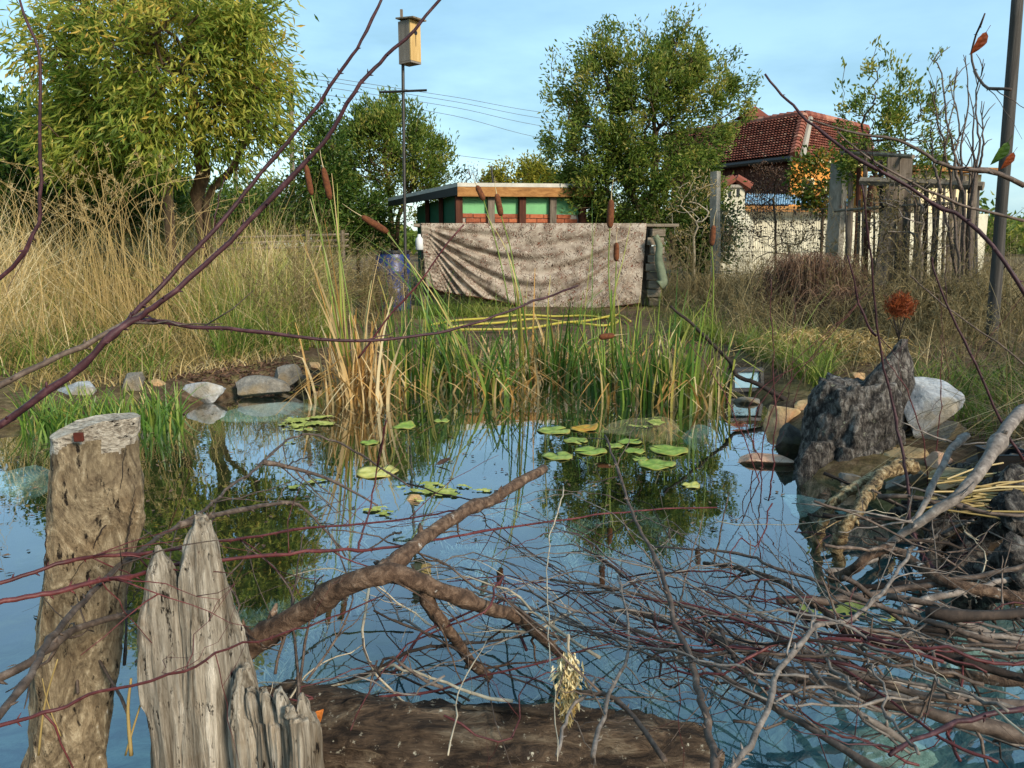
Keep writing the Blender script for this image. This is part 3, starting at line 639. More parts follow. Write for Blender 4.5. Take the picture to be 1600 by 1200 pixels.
# green allotment hut: pent roof, dark green flank, green panels over a brick band
Yh = 12.6; f0, f1 = P(716, 350, Yh), P(908, 350, Yh + .6); bk = P(652, 350, Yh + 2.2)
ztop = P(716, 303, Yh)[2]
hut = thing('garden_hut', 'green panelled garden hut with brick band and flat roof', 'garden hut', [f0[0], f0[1], 0])
fl = lambda p, z: np.array([p[0], p[1], z])
zb1 = P(716, 333, Yh)[2]
fd = nrm(f1 - f0); fn = np.array([fd[1], -fd[0], 0])
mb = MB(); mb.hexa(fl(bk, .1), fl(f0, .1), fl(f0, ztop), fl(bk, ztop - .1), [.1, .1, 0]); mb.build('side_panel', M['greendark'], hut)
for i in range(1, 3):
    p = lerp(f0, bk, i / 3); mb = MB(); mb.box([p[0] - .03, p[1] - .03, ztop / 2 + .1], (.07, .07, ztop - .1)); mb.build('post', M['darkwood'], hut)
for i in range(4):
    a, b = lerp(f0, f1, i / 4 + .002), lerp(f0, f1, (i + 1) / 4 - .002)
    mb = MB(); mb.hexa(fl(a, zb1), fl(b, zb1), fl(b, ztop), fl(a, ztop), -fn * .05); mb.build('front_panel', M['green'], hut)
for i in range(5):
    p = lerp(f0, f1, i / 4); mb = MB(); mb.box([p[0] + fn[0] * .05, p[1] + fn[1] * .05, ztop / 2 + .1], (.11, .09, ztop - .16), math.atan2(fd[1], fd[0])); mb.build('post', M['oldwood'] if i % 2 else M['darkwood'], hut)
mb = MB(); mb.hexa(fl(f0, .1), fl(f1, .1), fl(f1, zb1 - .003), fl(f0, zb1 - .003), -fn * .06); band = mb.build('brick_band', M['mortar'], hut)
Lw = np.linalg.norm((f1 - f0)[:2]); rows = 11; bm_ = MB(); bw = .24; zz0 = zb1 - rows * .072
for r in range(rows):
    for k in range(int(Lw / bw)):
        p = lerp(f0, f1, ((k + .5 + (r % 2) * .5) * bw) / Lw) if (k + 1 + (r % 2) * .5) * bw < Lw else None
        if p is None: continue
        if r == 0 and k == 0:
            pass
        bm_.box([p[0] + fn[0] * .012, p[1] + fn[1] * .012, zz0 + (r + .5) * .072], (bw - .012, .03, .06), math.atan2(fd[1], fd[0]), 0, float(rng.uniform(0, 1)))
bm_.build('brick', M['brick'], band, kind='stuff')
ex = -fd * .18
r1, r2, r3 = fl(f0, ztop) + fn * .2 - fd * .05, fl(f1, ztop + .03) + fn * .18 + fd * .15, fl(f1, ztop + .16) + fd * .3 - fn * 2.4
r4 = fl(bk, ztop + .02) - fd * .5 - fn * .3
mb = MB(); mb.hexa(r1 + [0, 0, .1], r2 + [0, 0, .1], r3, r4, [0, 0, .06]); rf = mb.build('roof', M['roofsheet'], hut)
mb = MB(); mb.hexa(r1 + [0, 0, -.05], r2 + [0, 0, -.05], r2 + [0, 0, .097], r1 + [0, 0, .097], -fn * .05); mb.build('fascia_board', M['fascia'], rf)
mb = MB(); mb.hexa(r4 + [0, 0, -.09], r1 + [0, 0, -.03], r1 + [0, 0, .096], r4 + [0, 0, -.004], [.03, .05, 0]); mb.build('eave_board', M['metal'], rf)
mb = MB(); pp = P(772, 292, Yh + 1.2); mb.tube([[pp[0], pp[1], ztop + .1], [pp[0] - .05, pp[1], ztop + .55]], .018, 6); mb.build('vent_pipe', M['metal'], rf)

# ================================================================== camouflage cloth over a plank counter
Yw = 10.6; wl_, wr_ = P(655, 352, Yw), P(1040, 354, Yw); zt = wl_[2]; gw = .17
ctr = thing('plank_counter', 'weathered plank counter half hidden by the camouflage cloth', 'counter', [wl_[0], Yw, gw])
mb = MB(); mb.box([(wl_[0] + wr_[0]) / 2 + .05, Yw + .22, zt + .0], (wr_[0] - wl_[0] + .25, .5, .04), 0, 0, .6); mb.build('top_board', M['oldwoodx'], ctr, bevel=.006)
for x in np.linspace(wl_[0] + .06, wr_[0] - .25, 4):
    mb = MB(); mb.box([x, Yw + .1, (zt + gw) / 2], (.09, .09, zt - gw - .045), float(rng.uniform(-.05, .05)), 0, float(rng.uniform(.3, .8))); mb.build('post', M['oldwood'], ctr, bevel=.005)
hp = (zt - gw - .06) / 8
for i in range(8):
    mb = MB(); mb.box([(wl_[0] + wr_[0]) / 2 - .1, Yw + .17, gw + .02 + hp * (i + .5)], (wr_[0] - wl_[0] - .3, .03, hp * .88), 0, float(rng.uniform(-.04, .04)), float(rng.uniform(.2, .8))); mb.build('plank', M['oldwoodx'], ctr, bevel=.004)
xe = P(1022, 400, Yw)[0]
for i in range(9):
    mb = MB(); mb.box([xe + rng.uniform(-.02, .02), Yw + .02, gw + .02 + (zt - gw - .06) / 9 * (i + .5)], (.2 + rng.uniform(-.03, .03), .3, (zt - gw - .06) / 9 * .85), float(rng.uniform(-.12, .12)), 0, float(rng.uniform(.2, .9)))
    mb.build('end_block', M['oldwoodx'], ctr, bevel=.005)
nu, nv = 150, 70; u, v = np.meshgrid(np.linspace(0, 1, nu), np.linspace(0, 1, nv))
xl, xr = P(658, 352, Yw)[0], P(1009, 352, Yw)[0]
zb = np.interp(u, [0, .07, .3, .55, .8, 1], [P(670, y, Yw)[2] for y in (448, 458, 470, 489, 484, 476)])
q_ = v / (4.2 * np.clip(u - .03, 0, 1) * np.clip(1.0 - u, 0, 1) + .26)
amp = .04 * np.clip(1.15 - u * .95, .12, 1) * np.clip(v * 5, 0, 1)
fold = amp * np.sin(2 * np.pi * 4.2 * q_ + .5 * np.sin(6 * u)) * np.exp(-.22 * np.maximum(q_ - 1, 0))
fold += .03 * np.sin(2 * np.pi * (u * 5.5 + .25 * v)) * v * v * .6 + .016 * np.sin(2 * np.pi * (q_ * 8 + u * 2)) * np.clip(v * 3, 0, 1)
X = xl + (xr - xl) * (u + .025 * (1 - 2 * u) * v * .8); Z = zt + .026 + (zb - zt) * v
fold = fold * np.clip(u / .1, 0, 1) * np.clip((1 - u) / .1, 0, 1)
Yc = Yw - .07 - fold - .05 * v
top = np.clip(1 - v * 25, 0, 1); Yc = np.where(v < .03, Yw - .05, Yc)
g = MB(); kk = nu; ii, jj = np.meshgrid(np.arange(nv - 1), np.arange(nu - 1), indexing='ij')
vv = np.stack([X, Yc, Z], -1).reshape(-1, 3)
g.add(vv, None, np.stack([ii * kk + jj, (ii + 1) * kk + jj, (ii + 1) * kk + jj + 1, ii * kk + jj + 1], -1).reshape(-1, 4))
f1_ = np.stack([np.linspace(xl, xr, 60), np.full(60, Yw - .05), np.full(60, zt + .024)], 1); f2_ = f1_ + [0, .45, .004]
g.add(np.vstack([f1_, f2_]), None, [(i, i + 1, 61 + i, 60 + i) for i in range(59)])
cl_ = g.build('camouflage_cloth', M['cloth'], loc=[xl, Yw, zt], smooth=True)
m_ = MB(); hem = vv.reshape(nv, nu, 3)[-1]; m_.tube(hem + [0, -.004, .004], .007, 5); m_.build('hem', M['darkwood'], cl_)
s_ = cl_.modifiers.new('thick', 'SOLIDIFY'); s_.thickness = .006
tag(cl_, 'beige camouflage cloth with dark twig print draped in swags', 'cloth')
mb = MB(); p = P(655, 366, Yw - .1); mb.tube([p + [0, 0, .0], p + [0, 0, -.03], p + [0, 0, -.06], p + [0, 0, -.2], p + [0, 0, -.21]], [.02, .025, .05, .055, .04], 10)
t_ = mb.build('plastic_bottle', M['white'], loc=p, smooth=True); tag(t_, 'white plastic bottle hanging at the left end of the cloth', 'bottle')
mb = MB(); pts = [P(x, y, Yw - .25) for x, y in ((1024, 368), (1030, 385), (1029, 405), (1033, 425), (1036, 440), (1030, 446))]
mb.tube(smooth_path(pts, 20), np.linspace(.04, .075, 20), 8, rough=.06); tag(mb.build('rag', plain('olive_rag', '#6e7660', .9, .1), loc=pts[0], smooth=True), 'twisted olive rag hanging off the counter end', 'rag')

# blue barrel
Yb = 10.2; b0 = P(612, 394, Yb); zb_ = gz(b0[0], Yb); rb = 28 * Yb / FPX
br = thing('barrel', 'blue plastic barrel left of the cloth', 'barrel', [b0[0], Yb, zb_])
H = b0[2] - zb_; prof = [(0, .9), (.03, .98), (.1, 1.0), (.3, 1.0), (.33, 1.04), (.36, 1.0), (.64, 1.0), (.67, 1.04), (.7, 1.0), (.9, 1.0), (.97, .96), (1, .9)]
mb = MB(); mb.tube([[b0[0], Yb, zb_ + H * t] for t, _ in prof], [rb * r for _, r in prof], 28); mb.build('drum', M['blue'], br, smooth=True)
mb = MB(); mb.tube([[b0[0], Yb, b0[2] - .015], [b0[0], Yb, b0[2] + .02]], [rb * 1.04, rb * 1.04], 28); mb.build('lid_ring', M['black'], br)
# hoses coiled in front of the cloth
for i, (pts, lb) in enumerate([([(670, 505), (715, 500), (790, 492), (860, 491), (920, 492), (965, 497), (940, 503), (880, 500), (830, 497), (760, 503), (700, 508)], 'yellow garden hose looped on the ground before the cloth'),
                               ([(690, 512), (760, 512), (830, 509), (900, 501), (960, 493), (985, 499)], 'second yellow hose lying in front of the first loop')]):
    w = np.array([PZ(x, y, .2) for x, y in pts]); w = smooth_path(w, 60); w[:, 2] = ground_z(w[:, 0], w[:, 1]) + .03 + .015 * i
    mb = MB(); mb.tube(w, .0125, 8); tag(mb.build('garden_hose', M['hose'], loc=w[0], smooth=True), lb, 'hose')

# birdhouse on its iron pole
Yp = 9.6; pb, ptop = P(634, 470, Yp), P(629, 36, Yp); pb[2] = gz(pb[0], Yp)
bh = thing('birdhouse', 'wooden nest box on a tall thin iron pole', 'birdhouse', pb)
mb = MB(); mb.tube([pb, P(630, 150, Yp), ptop], .019, 8); mb.build('pole', M['metal'], bh)
mb = MB(); mb.tube([P(593, 144, Yp - .02), P(667, 141, Yp - .02)], .014, 4); mb.build('crossbar', M['metal'], bh)
u_ = Yp / FPX; ang = R(52); c0 = P(640, 66, Yp - .02)         # the box turned so that its front looks right of the camera
fx = np.array([math.cos(ang), math.sin(ang), 0.]);  fxn = np.array([math.sin(ang), -math.cos(ang), 0.])
Wd, Dp, Hh = .17, .20, 56 * u_
mb = MB(); mb.box(c0, (Wd - .036, Dp - .036, Hh), ang); body = mb.build('box_body', M['boxshade'], bh)
def face(w, n, wid, name, mat, off, hh=Hh):
    mb = MB(); c = c0 + n * off; mb.box(c, (wid, .018, hh), math.atan2(w[1], w[0])); return mb.build(name, M[mat], bh, bevel=.002)
fr = face(fx, fxn, Wd, 'front_panel', 'boxlit', Dp / 2 - .009)
for sgn in (-1, 1): face(fxn, fx * sgn, Dp - .038, 'side_panel', 'boxshade', Wd / 2 - .009)
face(fx, -fxn, Wd, 'back_panel', 'boxshade', Dp / 2 - .009)
hc = c0 + fxn * (Dp / 2 + .001) + [0, 0, Hh * .2]; mb = MB(); mb.tube([hc - fxn * .004, hc + fxn * .004], .026, 14); mb.build('entrance_hole', M['black'], fr)
mb = MB(); mb.hexa(hc + [0, 0, -.025] + fx * .003, hc + [0, 0, -.025] - fx * .003, hc + [0, 0, -.15] - fx * .002, hc + [0, 0, -.15] + fx * .002, fxn * .003); mb.build('dark_crack', M['black'], fr)
mb = MB(); mb.box(c0 + fxn * .03 + [0, 0, Hh / 2 + .02], (Wd + .05, Dp + .09, .018), ang, R(6)); mb.build('roof', M['oldwoodx'], bh, bevel=.002)
mb = MB(); mb.box(c0 + [0, 0, -Hh / 2 - .012], (Wd, Dp, .02), ang); mb.build('floor_board', M['boxshade'], bh)
mb = MB(); pt = P(629, 58, Yp); mb.box([ptop[0] - .01, Yp, c0[2] + .06], (.03, .03, Hh + .16)); mb.build('mounting_batten', M['oldwood'], bh)

# flood lamp on its bracket at the water line
Yl = 5.15; lc = P(1167, 594, Yl); w, h = 54 * Yl / FPX, 38 * Yl / FPX
fl_ = thing('flood_lamp', 'small black flood lamp with glass front at the pond edge', 'lamp', [lc[0], Yl, .1])
tilt = R(-12); rzl = R(6)
mb = MB(); mb.box(lc + [0, .03, 0], (w, .045, h), rzl, tilt); mb.build('housing', M['black'], fl_, bevel=.006)
for k in range(5):
    mb = MB(); mb.box(lc + [(-.4 + .2 * k) * w, .065, 0], (.006, .03, h * .8), rzl, tilt); mb.build('cooling_fin', M['black'], fl_)
def glassmat():
    t = NT('lamp_glass'); t.base('#9fc4cf', .06, .9); return t.m
mb = MB(); mb.box(lc + [0, .004, .002], (w * .74, .006, h * .66), rzl, tilt); mb.build('glass', glassmat(), fl_)
for (dx, dz, sx, sz) in ((0, .42, 1, .16), (0, -.42, 1, .16), (-.44, 0, .12, .68), (.44, 0, .12, .68)):
    mb = MB(); mb.box(lc + [dx * w, .002 - dz * h * math.sin(-tilt) * 0, dz * h], (sx * w, .02, sz * h), rzl, tilt); mb.build('bezel', M['black'], fl_, bevel=.003)
mb = MB(); mb.tube([lc + [-w * .54, .03, 0], lc + [-w * .54, .04, -h * .75], lc + [w * .54, .04, -h * .75], lc + [w * .54, .03, 0]], .006, 5); mb.build('bracket', M['metal'], fl_)

# ================================================================== poles, wires and fences
def pole(px, py, pyb, Y, wpx, mat, name, label, cat, lean=0.0, square=False, bottom=None, rough=.03):
    t, b = P(px, py, Y), P(px + lean, pyb, Y); b[2] = min(b[2], gz(b[0], Y) if bottom is None else bottom); r = wpx * Y / FPX / 2
    pts = smooth_path([b, lerp(b, t, .33) + [rng.uniform(-1, 1) * r * .3, 0, 0], lerp(b, t, .66), t], 12)
    mb = MB()
    if square: mb.tube(pts, r * 1.05, 4, float(rng.uniform(.3, .7)), rough=rough)
    else: mb.tube(pts, np.linspace(r * 1.12, r, 12), 9, float(rng.uniform(.3, .7)), rough=rough)
    o = mb.build(name, M[mat], loc=b, smooth=not square); return tag(o, label, cat)
pole(454, 98, 320, 28, 7, 'oldwood', 'utility_pole', 'tall bare utility pole behind the big peach tree', 'pole')
pole(368, 262, 345, 16, 6, 'oldwood', 'fence_post', 'slim pale post below the peach tree branches', 'post')
for i, (ya, yb_, yc) in enumerate([(112, 160, 182), (118, 168, 192), (128, 176, 205), (140, 190, 226), (218, 236, 262)]):
    xa = 456 if i < 4 else 560
    a, b, c = P(xa, ya, 28), P(700, (ya + yb_) / 2 + 14, 33), P(960, yc + 6, 40)
    mb = MB(); mb.tube(smooth_path([a, b, c, P(1500, yc + 46, 52)], 30), .009, 4)
    tag(mb.build('power_line', M['wire'], loc=a), ['uppermost thin power line', 'second thin power line from the top', 'third thin power line from the top', 'fourth thin power line from the top', 'lowest thin power line'][i] + ' crossing the sky behind the birdhouse', 'power line', 'power lines over the garden')
pole(1592, -30, 420, 6.2, 16, 'poledark', 'timber_pole', 'thick grey timber pole at the right edge', 'pole', lean=-30, rough=.05)
pole(1118, 268, 420, 12.2, 15, 'concrete', 'concrete_post', 'rust stained concrete fence post beside the leafy tree', 'post', square=True)
pole(1312, 254, 410, 11.2, 26, 'concrete', 'concrete_post', 'round topped concrete post at the mesh fence end', 'post', lean=-8, square=True)
fe = thing('mesh_fence', 'rusty wire mesh panel between the two concrete posts', 'fence', P(1118, 420, 12.1))
fa, fb = P(1122, 300, 12.15), P(1304, 300, 11.25); zt_ = P(1118, 330, 12.1)[2]; mb = MB()
for i in range(64):
    p = lerp(fa, fb, i / 63); mb.tube([[p[0], p[1], .25], [p[0] + rng.normal(0, .006), p[1], zt_]], .0028, 3, cap=False)
for k in range(5):
    z = .3 + (zt_ - .3) * k / 4; mb.tube([[fa[0], fa[1], z], [fb[0], fb[1], z]], .0035, 3, cap=False)
mb.build('wire_mesh', M['wire'], fe, kind='stuff')
wf = thing('stake_fence', 'leaning fence of dark stakes and boards behind the brambles', 'fence', P(1400, 420, 9.5))
for (x, yt, xb, yb2, Y, w_, m_, nm) in [(1330, 258, 1322, 420, 10.6, 9, 'oldwood', 'stake'), (1342, 262, 1336, 430, 10.4, 8, 'darkwood', 'stake'), (1352, 240, 1356, 430, 10.2, 7, 'oldwood', 'stake'), (1362, 275, 1352, 430, 10, 9, 'darkwood', 'stake'),
                                    (1396, 246, 1386, 440, 9.6, 17, 'oldwood', 'plank'), (1416, 244, 1412, 440, 9.6, 18, 'oldwood', 'plank'), (1376, 250, 1378, 440, 9.7, 7, 'twig_dark', 'stake'), (1432, 300, 1426, 440, 9.4, 10, 'oldwood', 'stake'),
                                    (1448, 285, 1446, 440, 9.2, 8, 'twig_dark', 'stake'), (1470, 280, 1466, 430, 9.4, 7, 'oldwood', 'stake'), (1492, 265, 1488, 430, 9.2, 9, 'oldwood', 'stake'), (1506, 275, 1500, 430, 9.0, 10, 'oldwood', 'stake'),
                                    (1522, 262, 1515, 430, 8.8, 12, 'oldwood', 'plank'), (1388, 330, 1372, 440, 9.2, 20, 'poledark', 'plank')] + [(x0_ + rng.normal(0, 6), rng.uniform(265, 340), x0_, 440, rng.uniform(9.0, 10.2), rng.uniform(3, 7), 'poledark', 'stake') for x0_ in np.linspace(1330, 1535, 22)]:
    a, b = P(x, yt, Y), P(xb, yb2, Y); r = w_ * Y / FPX / 2; mb = MB()
    b[2] = gz(b[0], Y) - .05
    if nm == 'plank': mb.box((a + b) / 2, (2 * r, .03, np.linalg.norm(a - b)), float(rng.uniform(-.2, .2)), 0, float(rng.uniform(.2, .8)), 0, math.atan2(a[0] - b[0], a[2] - b[2]))
    else: mb.tube(smooth_path([b, lerp(b, a, .5) + [rng.normal(0, .02), 0, 0], a], 8), np.linspace(r * 1.2, r * .8, 8), 6, float(rng.uniform(.2, .8)), rough=.08)
    mb.build(nm, M[m_] if m_ != 'greendark' else M['darkwood'], wf)
for (p0, p1, Y0_, Y1_, w_) in [((1310, 240), (1422, 246), 10.6, 9.5, 7), ((1340, 284), (1530, 292), 9.8, 8.9, 14), ((1300, 330), (1490, 318), 10.4, 9.0, 5)]:
    a, b = P(*p0, Y0_), P(*p1, Y1_); mb = MB(); mb.tube([a + [0, -.08, 0], lerp(a, b, .5) + [0, -.08, .01], b + [0, -.08, 0]], w_ * 9.6 / FPX / 2, 6, rough=.08); mb.build('rail', M['oldwoodx'], wf)
# low dark rail fence far left behind the grass, and the dim hedge line
lf = thing('rail_fence', 'low dark rail fence behind the tall dry grass', 'fence', P(420, 390, 11))
for k in range(3):
    mb = MB(); mb.tube([P(330, 372 + k * 9, 11), P(545, 366 + k * 9, 11.6)], .016, 5); mb.build('rail', M['oldwoodx'], lf)
for x in (345, 415, 480, 535):
    mb = MB(); p = P(x, 360, 11.3); mb.tube([[p[0], p[1], .1], p], .03, 6); mb.build('post', M['oldwood'], lf)
# ================================================================== trees and shrubs
def grow(starts, attract, rtip=.006, power=.48, step=.22, wig=.03, sides=6, path_w=.12, rmax=None):
    """wood that reaches every attractor; starts = trunk polylines. Returns mesh, twig points, twig directions."""
    pos, par, pl = [], [], []
    for st in starts:
        for i, p in enumerate(st):
            pos.append(np.array(p, float)); par.append(-1 if i == 0 else len(pos) - 2)
            pl.append(0 if i == 0 else pl[-1] + np.linalg.norm(pos[-1] - pos[-2]))
    first = len(pos)
    N = len(attract) * 12 + first + 10; Pn = np.zeros((N, 3)); Pl = np.zeros(N); Pn[:first] = pos; Pl[:first] = pl; par = par + [-1] * (N - first); n = first
    ok = np.zeros(N, bool); 
    for st_i in range(first): ok[st_i] = True
    k0 = 0
    for st in starts:                                   # nothing sprouts from the lower trunk
        ok[k0:k0 + max(1, int(len(st) * .6))] = False; k0 += len(st)
    root = np.mean([st[-1] for st in starts], 0)
    for a in attract[np.argsort(np.linalg.norm(attract - root, axis=1))]:
        d = np.linalg.norm(Pn[:n] - a, axis=1) + path_w * Pl[:n] + np.where(ok[:n], 0, 1e3) + .4 * np.maximum(Pn[:n, 2] - a[2], 0)
        j = int(np.argmin(d)); L = np.linalg.norm(Pn[j] - a); m = int(min(10, max(1, round(L / step))))
        sag = rng.normal(size=3) * L * .08
        for i in range(1, m + 1):
            t = i / m
            Pn[n] = lerp(Pn[j], a, t) + sag * math.sin(math.pi * t) + rng.normal(size=3) * wig * (t < 1); par[n] = j if i == 1 else n - 1
            Pl[n] = Pl[par[n]] + L / m; ok[n] = True; n += 1
    cnt = np.ones(n); hasc = np.zeros(n, bool)
    for i in range(n - 1, -1, -1):
        if par[i] >= 0:
            hasc[par[i]] = True
    cnt = np.where(hasc, 0, 1).astype(float)
    for i in range(n - 1, -1, -1):
        if par[i] >= 0: cnt[par[i]] += cnt[i]
    rad = rtip * cnt ** power
    if rmax: rad = np.minimum(rad, rmax)
    kids = [[] for _ in range(n)]
    for i in range(n):
        if par[i] >= 0: kids[par[i]].append(i)
    mb = MB(); stack = [i for i in range(n) if par[i] < 0]
    while stack:
        i = stack.pop(); ch = [par[i]] if par[i] >= 0 else []; ch.append(i); cur = i
        while kids[cur]:
            ks = sorted(kids[cur], key=lambda k: -cnt[k]); stack += ks[1:]; cur = ks[0]; ch.append(cur)
        if len(ch) < 2: continue
        rr = rad[ch].copy()
        if par[i] >= 0: rr[0] = rr[1]
        s_ = 8 if rr.max() > .04 else (5 if rr.max() > .012 else 3)
        mb.tube(Pn[ch], rr, s_, float(rng.uniform(.3, .7)), rough=.06 if s_ > 5 else 0)
    idx = np.array([i for i in range(first, n) if cnt[i] <= 2.5])
    dr = nrm(Pn[idx] - Pn[[par[i] for i in idx]])
    return mb, Pn[idx], dr
def ball(n, ells, shell=.35):
    out = []; n = int(n * 1.6); o3 = Vector(rng.uniform(0, 50, 3))
    w = np.array([e[1][0] * e[1][1] * e[1][2] for e in ells], float); w /= w.sum()
    for (c, r), k in zip(ells, rng.multinomial(n, w)):
        d = nrm(rng.normal(size=(k, 3))); rr = rng.uniform(shell ** 3, 1, k) ** (1 / 3) * rng.uniform(.86, 1.1, k)
        out.append(np.asarray(c) + d * rr[:, None] * np.asarray(r))
    p = np.vstack(out); k = np.array([noise.noise(Vector(x) * 1.7 + o3) for x in p]) + rng.normal(0, .3, len(p))   # hollows in the crown
    return p[np.argsort(-k)[:int(n / 1.6)]]
def tree(name, label, cat, base, trunks, ells, natt, nleaf, L, W, leaf, bark='bark', spread=.09, droop=0., up=0., rtip=.006, power=.48, group=None, shoots=0, shoot_len=.5, shell=.3, fold=.25, cl=0.9, keep=1.0, rmax=None, yellow_top=0.):
    t = thing(name, label, cat, base, group)
    at = ball(natt, ells, shell)
    if shoots:
        top = at[np.argsort(-(at[:, 2] + rng.uniform(-.6, .6, len(at))))][:shoots]
        for f in (.5, 1.0): at = np.vstack([at, top + np.column_stack([rng.normal(0, .06, (shoots, 2)) * f, np.full(shoots, shoot_len) * f * rng.uniform(.6, 1.1, shoots)])])
    wood, tp, td = grow(trunks, at, rtip, power, rmax=rmax)
    wood.build('trunk', M[bark], t, smooth=True)
    c = np.mean([e[0] for e in ells], 0)
    if keep < 1:
        k = rng.uniform(size=len(tp)) < keep; tp, td = tp[k], td[k]
    # clumps: some twigs carry many leaves, some few
    wgt = np.exp(rng.normal(0, cl, len(tp))); i = rng.choice(len(tp), nleaf, p=wgt / wgt.sum())
    pos = tp[i] + rng.normal(size=(nleaf, 3)) * spread
    d = nrm(nrm(pos - c) * .5 + td[i] * .6 + rng.normal(size=(nleaf, 3)) * .75 + np.array([0, 0, up - droop]))
    tw = rng.normal(0, .17, len(tp))[i]; hrel = (pos[:, 2] - c[2])
    var = np.clip(.42 + tw + rng.normal(0, .2, nleaf) + yellow_top * hrel, 0, 1)
    mb = MB(); mb.leaves(pos, d, L * rng.uniform(.6, 1.25, nleaf), W * rng.uniform(.7, 1.2, nleaf), var, fold)
    mb.build('crown', M[leaf], t); return t
def E(px, py, Y, rx, ry, rz=None):         # ellipsoid seen there: radii in photo pixels
    s = Y / FPX; return (P(px, py, Y), (rx * s, (rz or rx) * s * .9, ry * s))
def B(px, py, Y): p = P(px, py, Y); p[2] = gz(p[0], Y) - .05; return p

# big peach tree, top left
Yt = 9.2; b = B(262, 350, Yt)
tree('peach_tree', 'big peach tree with long drooping yellow green leaves', 'tree', b,
     [[b, P(264, 330, Yt), P(262, 300, Yt), P(255, 275, Yt + .1), P(235, 230, Yt + .2), P(190, 180, Yt + .3), P(150, 130, Yt)],
      [B(318, 352, Yt + .3), P(316, 330, Yt + .3), P(308, 305, Yt + .3), P(318, 270, Yt + .2), P(310, 210, Yt), P(300, 140, Yt)],
      [B(322, 352, Yt + .3), P(322, 318, Yt + .2), P(332, 295, Yt + .1), P(365, 262, Yt), P(385, 215, Yt - .2), P(400, 150, Yt - .2)]],
     [E(270, 60, Yt, 165, 130), E(150, 150, Yt + .2, 105, 120), E(375, 110, Yt, 82, 130), E(270, 200, Yt - .2, 110, 75), E(380, 215, Yt, 70, 60), E(120, 80, Yt, 60, 60), E(115, 215, Yt + .2, 80, 60)],
     800, 30000, .135, .027, 'leaf_peach', spread=.12, droop=.8, rtip=.0075, shell=.2, cl=.8, yellow_top=.12)
# darker growth behind and left of it
for (px, py, Y, rx, ry, lf_, n, lab) in [(40, 320, 12.5, 70, 50, 'leaf_mid', 7000, 'mid green bush low at the left edge'), (250, 322, 14.5, 60, 40, 'leaf_dark', 6000, 'dark bush behind the left peach stem'), (70, 250, 11, 90, 90, 'leaf_dark', 11000, 'dark green bush at the far left behind the peach tree'), (180, 265, 12, 95, 75, 'leaf_dark', 10000, 'dark bush between the left bush and the peach trunk'),
                                         (440, 318, 17, 58, 30, 'leaf_yellow', 4000, 'low yellow green bush below the utility pole'), (505, 270, 15, 30, 85, 'leaf_dark', 7000, 'narrow dark conifer like shrub left of the bushy tree'),
                                         (400, 330, 15, 55, 28, 'leaf_dark', 4000, 'dark low hedge bush under the peach branches'), (330, 330, 14, 60, 34, 'leaf_dark', 4000, 'dark low bush behind the peach trunk'), (558, 330, 15.5, 50, 36, 'leaf_dark', 5000, 'dark undergrowth bush at the foot of the bushy tree'),
                                         (1095, 345, 14.5, 40, 60, 'leaf_dark', 5000, 'dark bush between the leafy tree and the concrete post')]:
    b = B(px, 385, Y); tree('bush', lab, 'bush', b, [[b, lerp(b, P(px, py, Y), .5), P(px, py + ry * .4, Y)]], [E(px, py, Y, rx, ry), E(px, py + ry * .6, Y, rx, ry * .6)], 320, int(n * 1.3), .1, .04, lf_, rtip=.004, spread=.17, cl=.5)
# bushy tree with upright shoots, centre left
Yc_ = 16.2; b = B(615, 380, Yc_)
tree('bushy_tree', 'bushy dark green tree with upright shoots behind the birdhouse pole', 'tree', b, [[b, P(612, 345, Yc_), P(608, 310, Yc_), P(604, 270, Yc_)], [b, P(622, 340, Yc_), P(640, 300, Yc_), P(655, 265, Yc_)]],
     [E(610, 245, Yc_, 78, 60), E(655, 285, Yc_, 62, 58), E(565, 265, Yc_, 52, 65), E(690, 300, Yc_, 28, 38)], 420, 20000, .1, .035, 'leaf_mid', up=.5, spread=.08, shoots=110, shoot_len=.42, rtip=.005, yellow_top=-.05)
# orange tree behind the hut
Yo = 26; b = B(815, 372, Yo)
tree('orange_tree', 'distant rounded tree above the hut roof', 'tree', b, [[b, P(815, 330, Yo), P(816, 305, Yo)]], [E(815, 283, Yo, 58, 26), E(850, 285, Yo, 40, 18)], 160, 7000, .13, .06, 'leaf_yellow', spread=.14)
b = B(735, 385, 22); tree('bare_tree', 'thin greyish bare tree showing left of the hut roof', 'tree', b, [[b, P(735, 330, 22), P(735, 300, 22)]], [E(735, 285, 22, 34, 32)], 130, 300, .06, .03, 'brownstem', spread=.1, rtip=.006)
# the large tree right of centre
Yr = 13.2; b = B(1010, 390, Yr)
tree('leafy_tree', 'large dense green tree standing left of the tiled house', 'tree', b,
     [[b, P(1008, 360, Yr), P(1000, 330, Yr), P(975, 280, Yr), P(955, 220, Yr)], [b, P(1012, 350, Yr), P(1020, 310, Yr), P(1025, 240, Yr), P(1020, 160, Yr)], [b, P(1018, 350, Yr), P(1040, 300, Yr - .2), P(1070, 250, Yr - .2), P(1095, 200, Yr)]],
     [E(1000, 205, Yr, 100, 105), E(935, 215, Yr, 78, 95), E(1075, 195, Yr, 72, 92), E(990, 130, Yr, 60, 52), E(1070, 130, Yr, 48, 62), E(1010, 285, Yr, 118, 70), E(960, 310, Yr, 80, 45), E(1070, 300, Yr, 62, 50), E(915, 160, Yr, 34, 50), E(1140, 170, Yr, 26, 26), E(885, 265, Yr, 42, 64), E(935, 120, Yr, 30, 34), E(865, 175, Yr, 26, 50), E(1150, 185, Yr, 32, 34)],
     1150, 50000, .085, .031, 'leaf_mid', up=.15, spread=.075, shoots=130, shoot_len=.45, rtip=.005, shell=.25, cl=.95, yellow_top=.08)
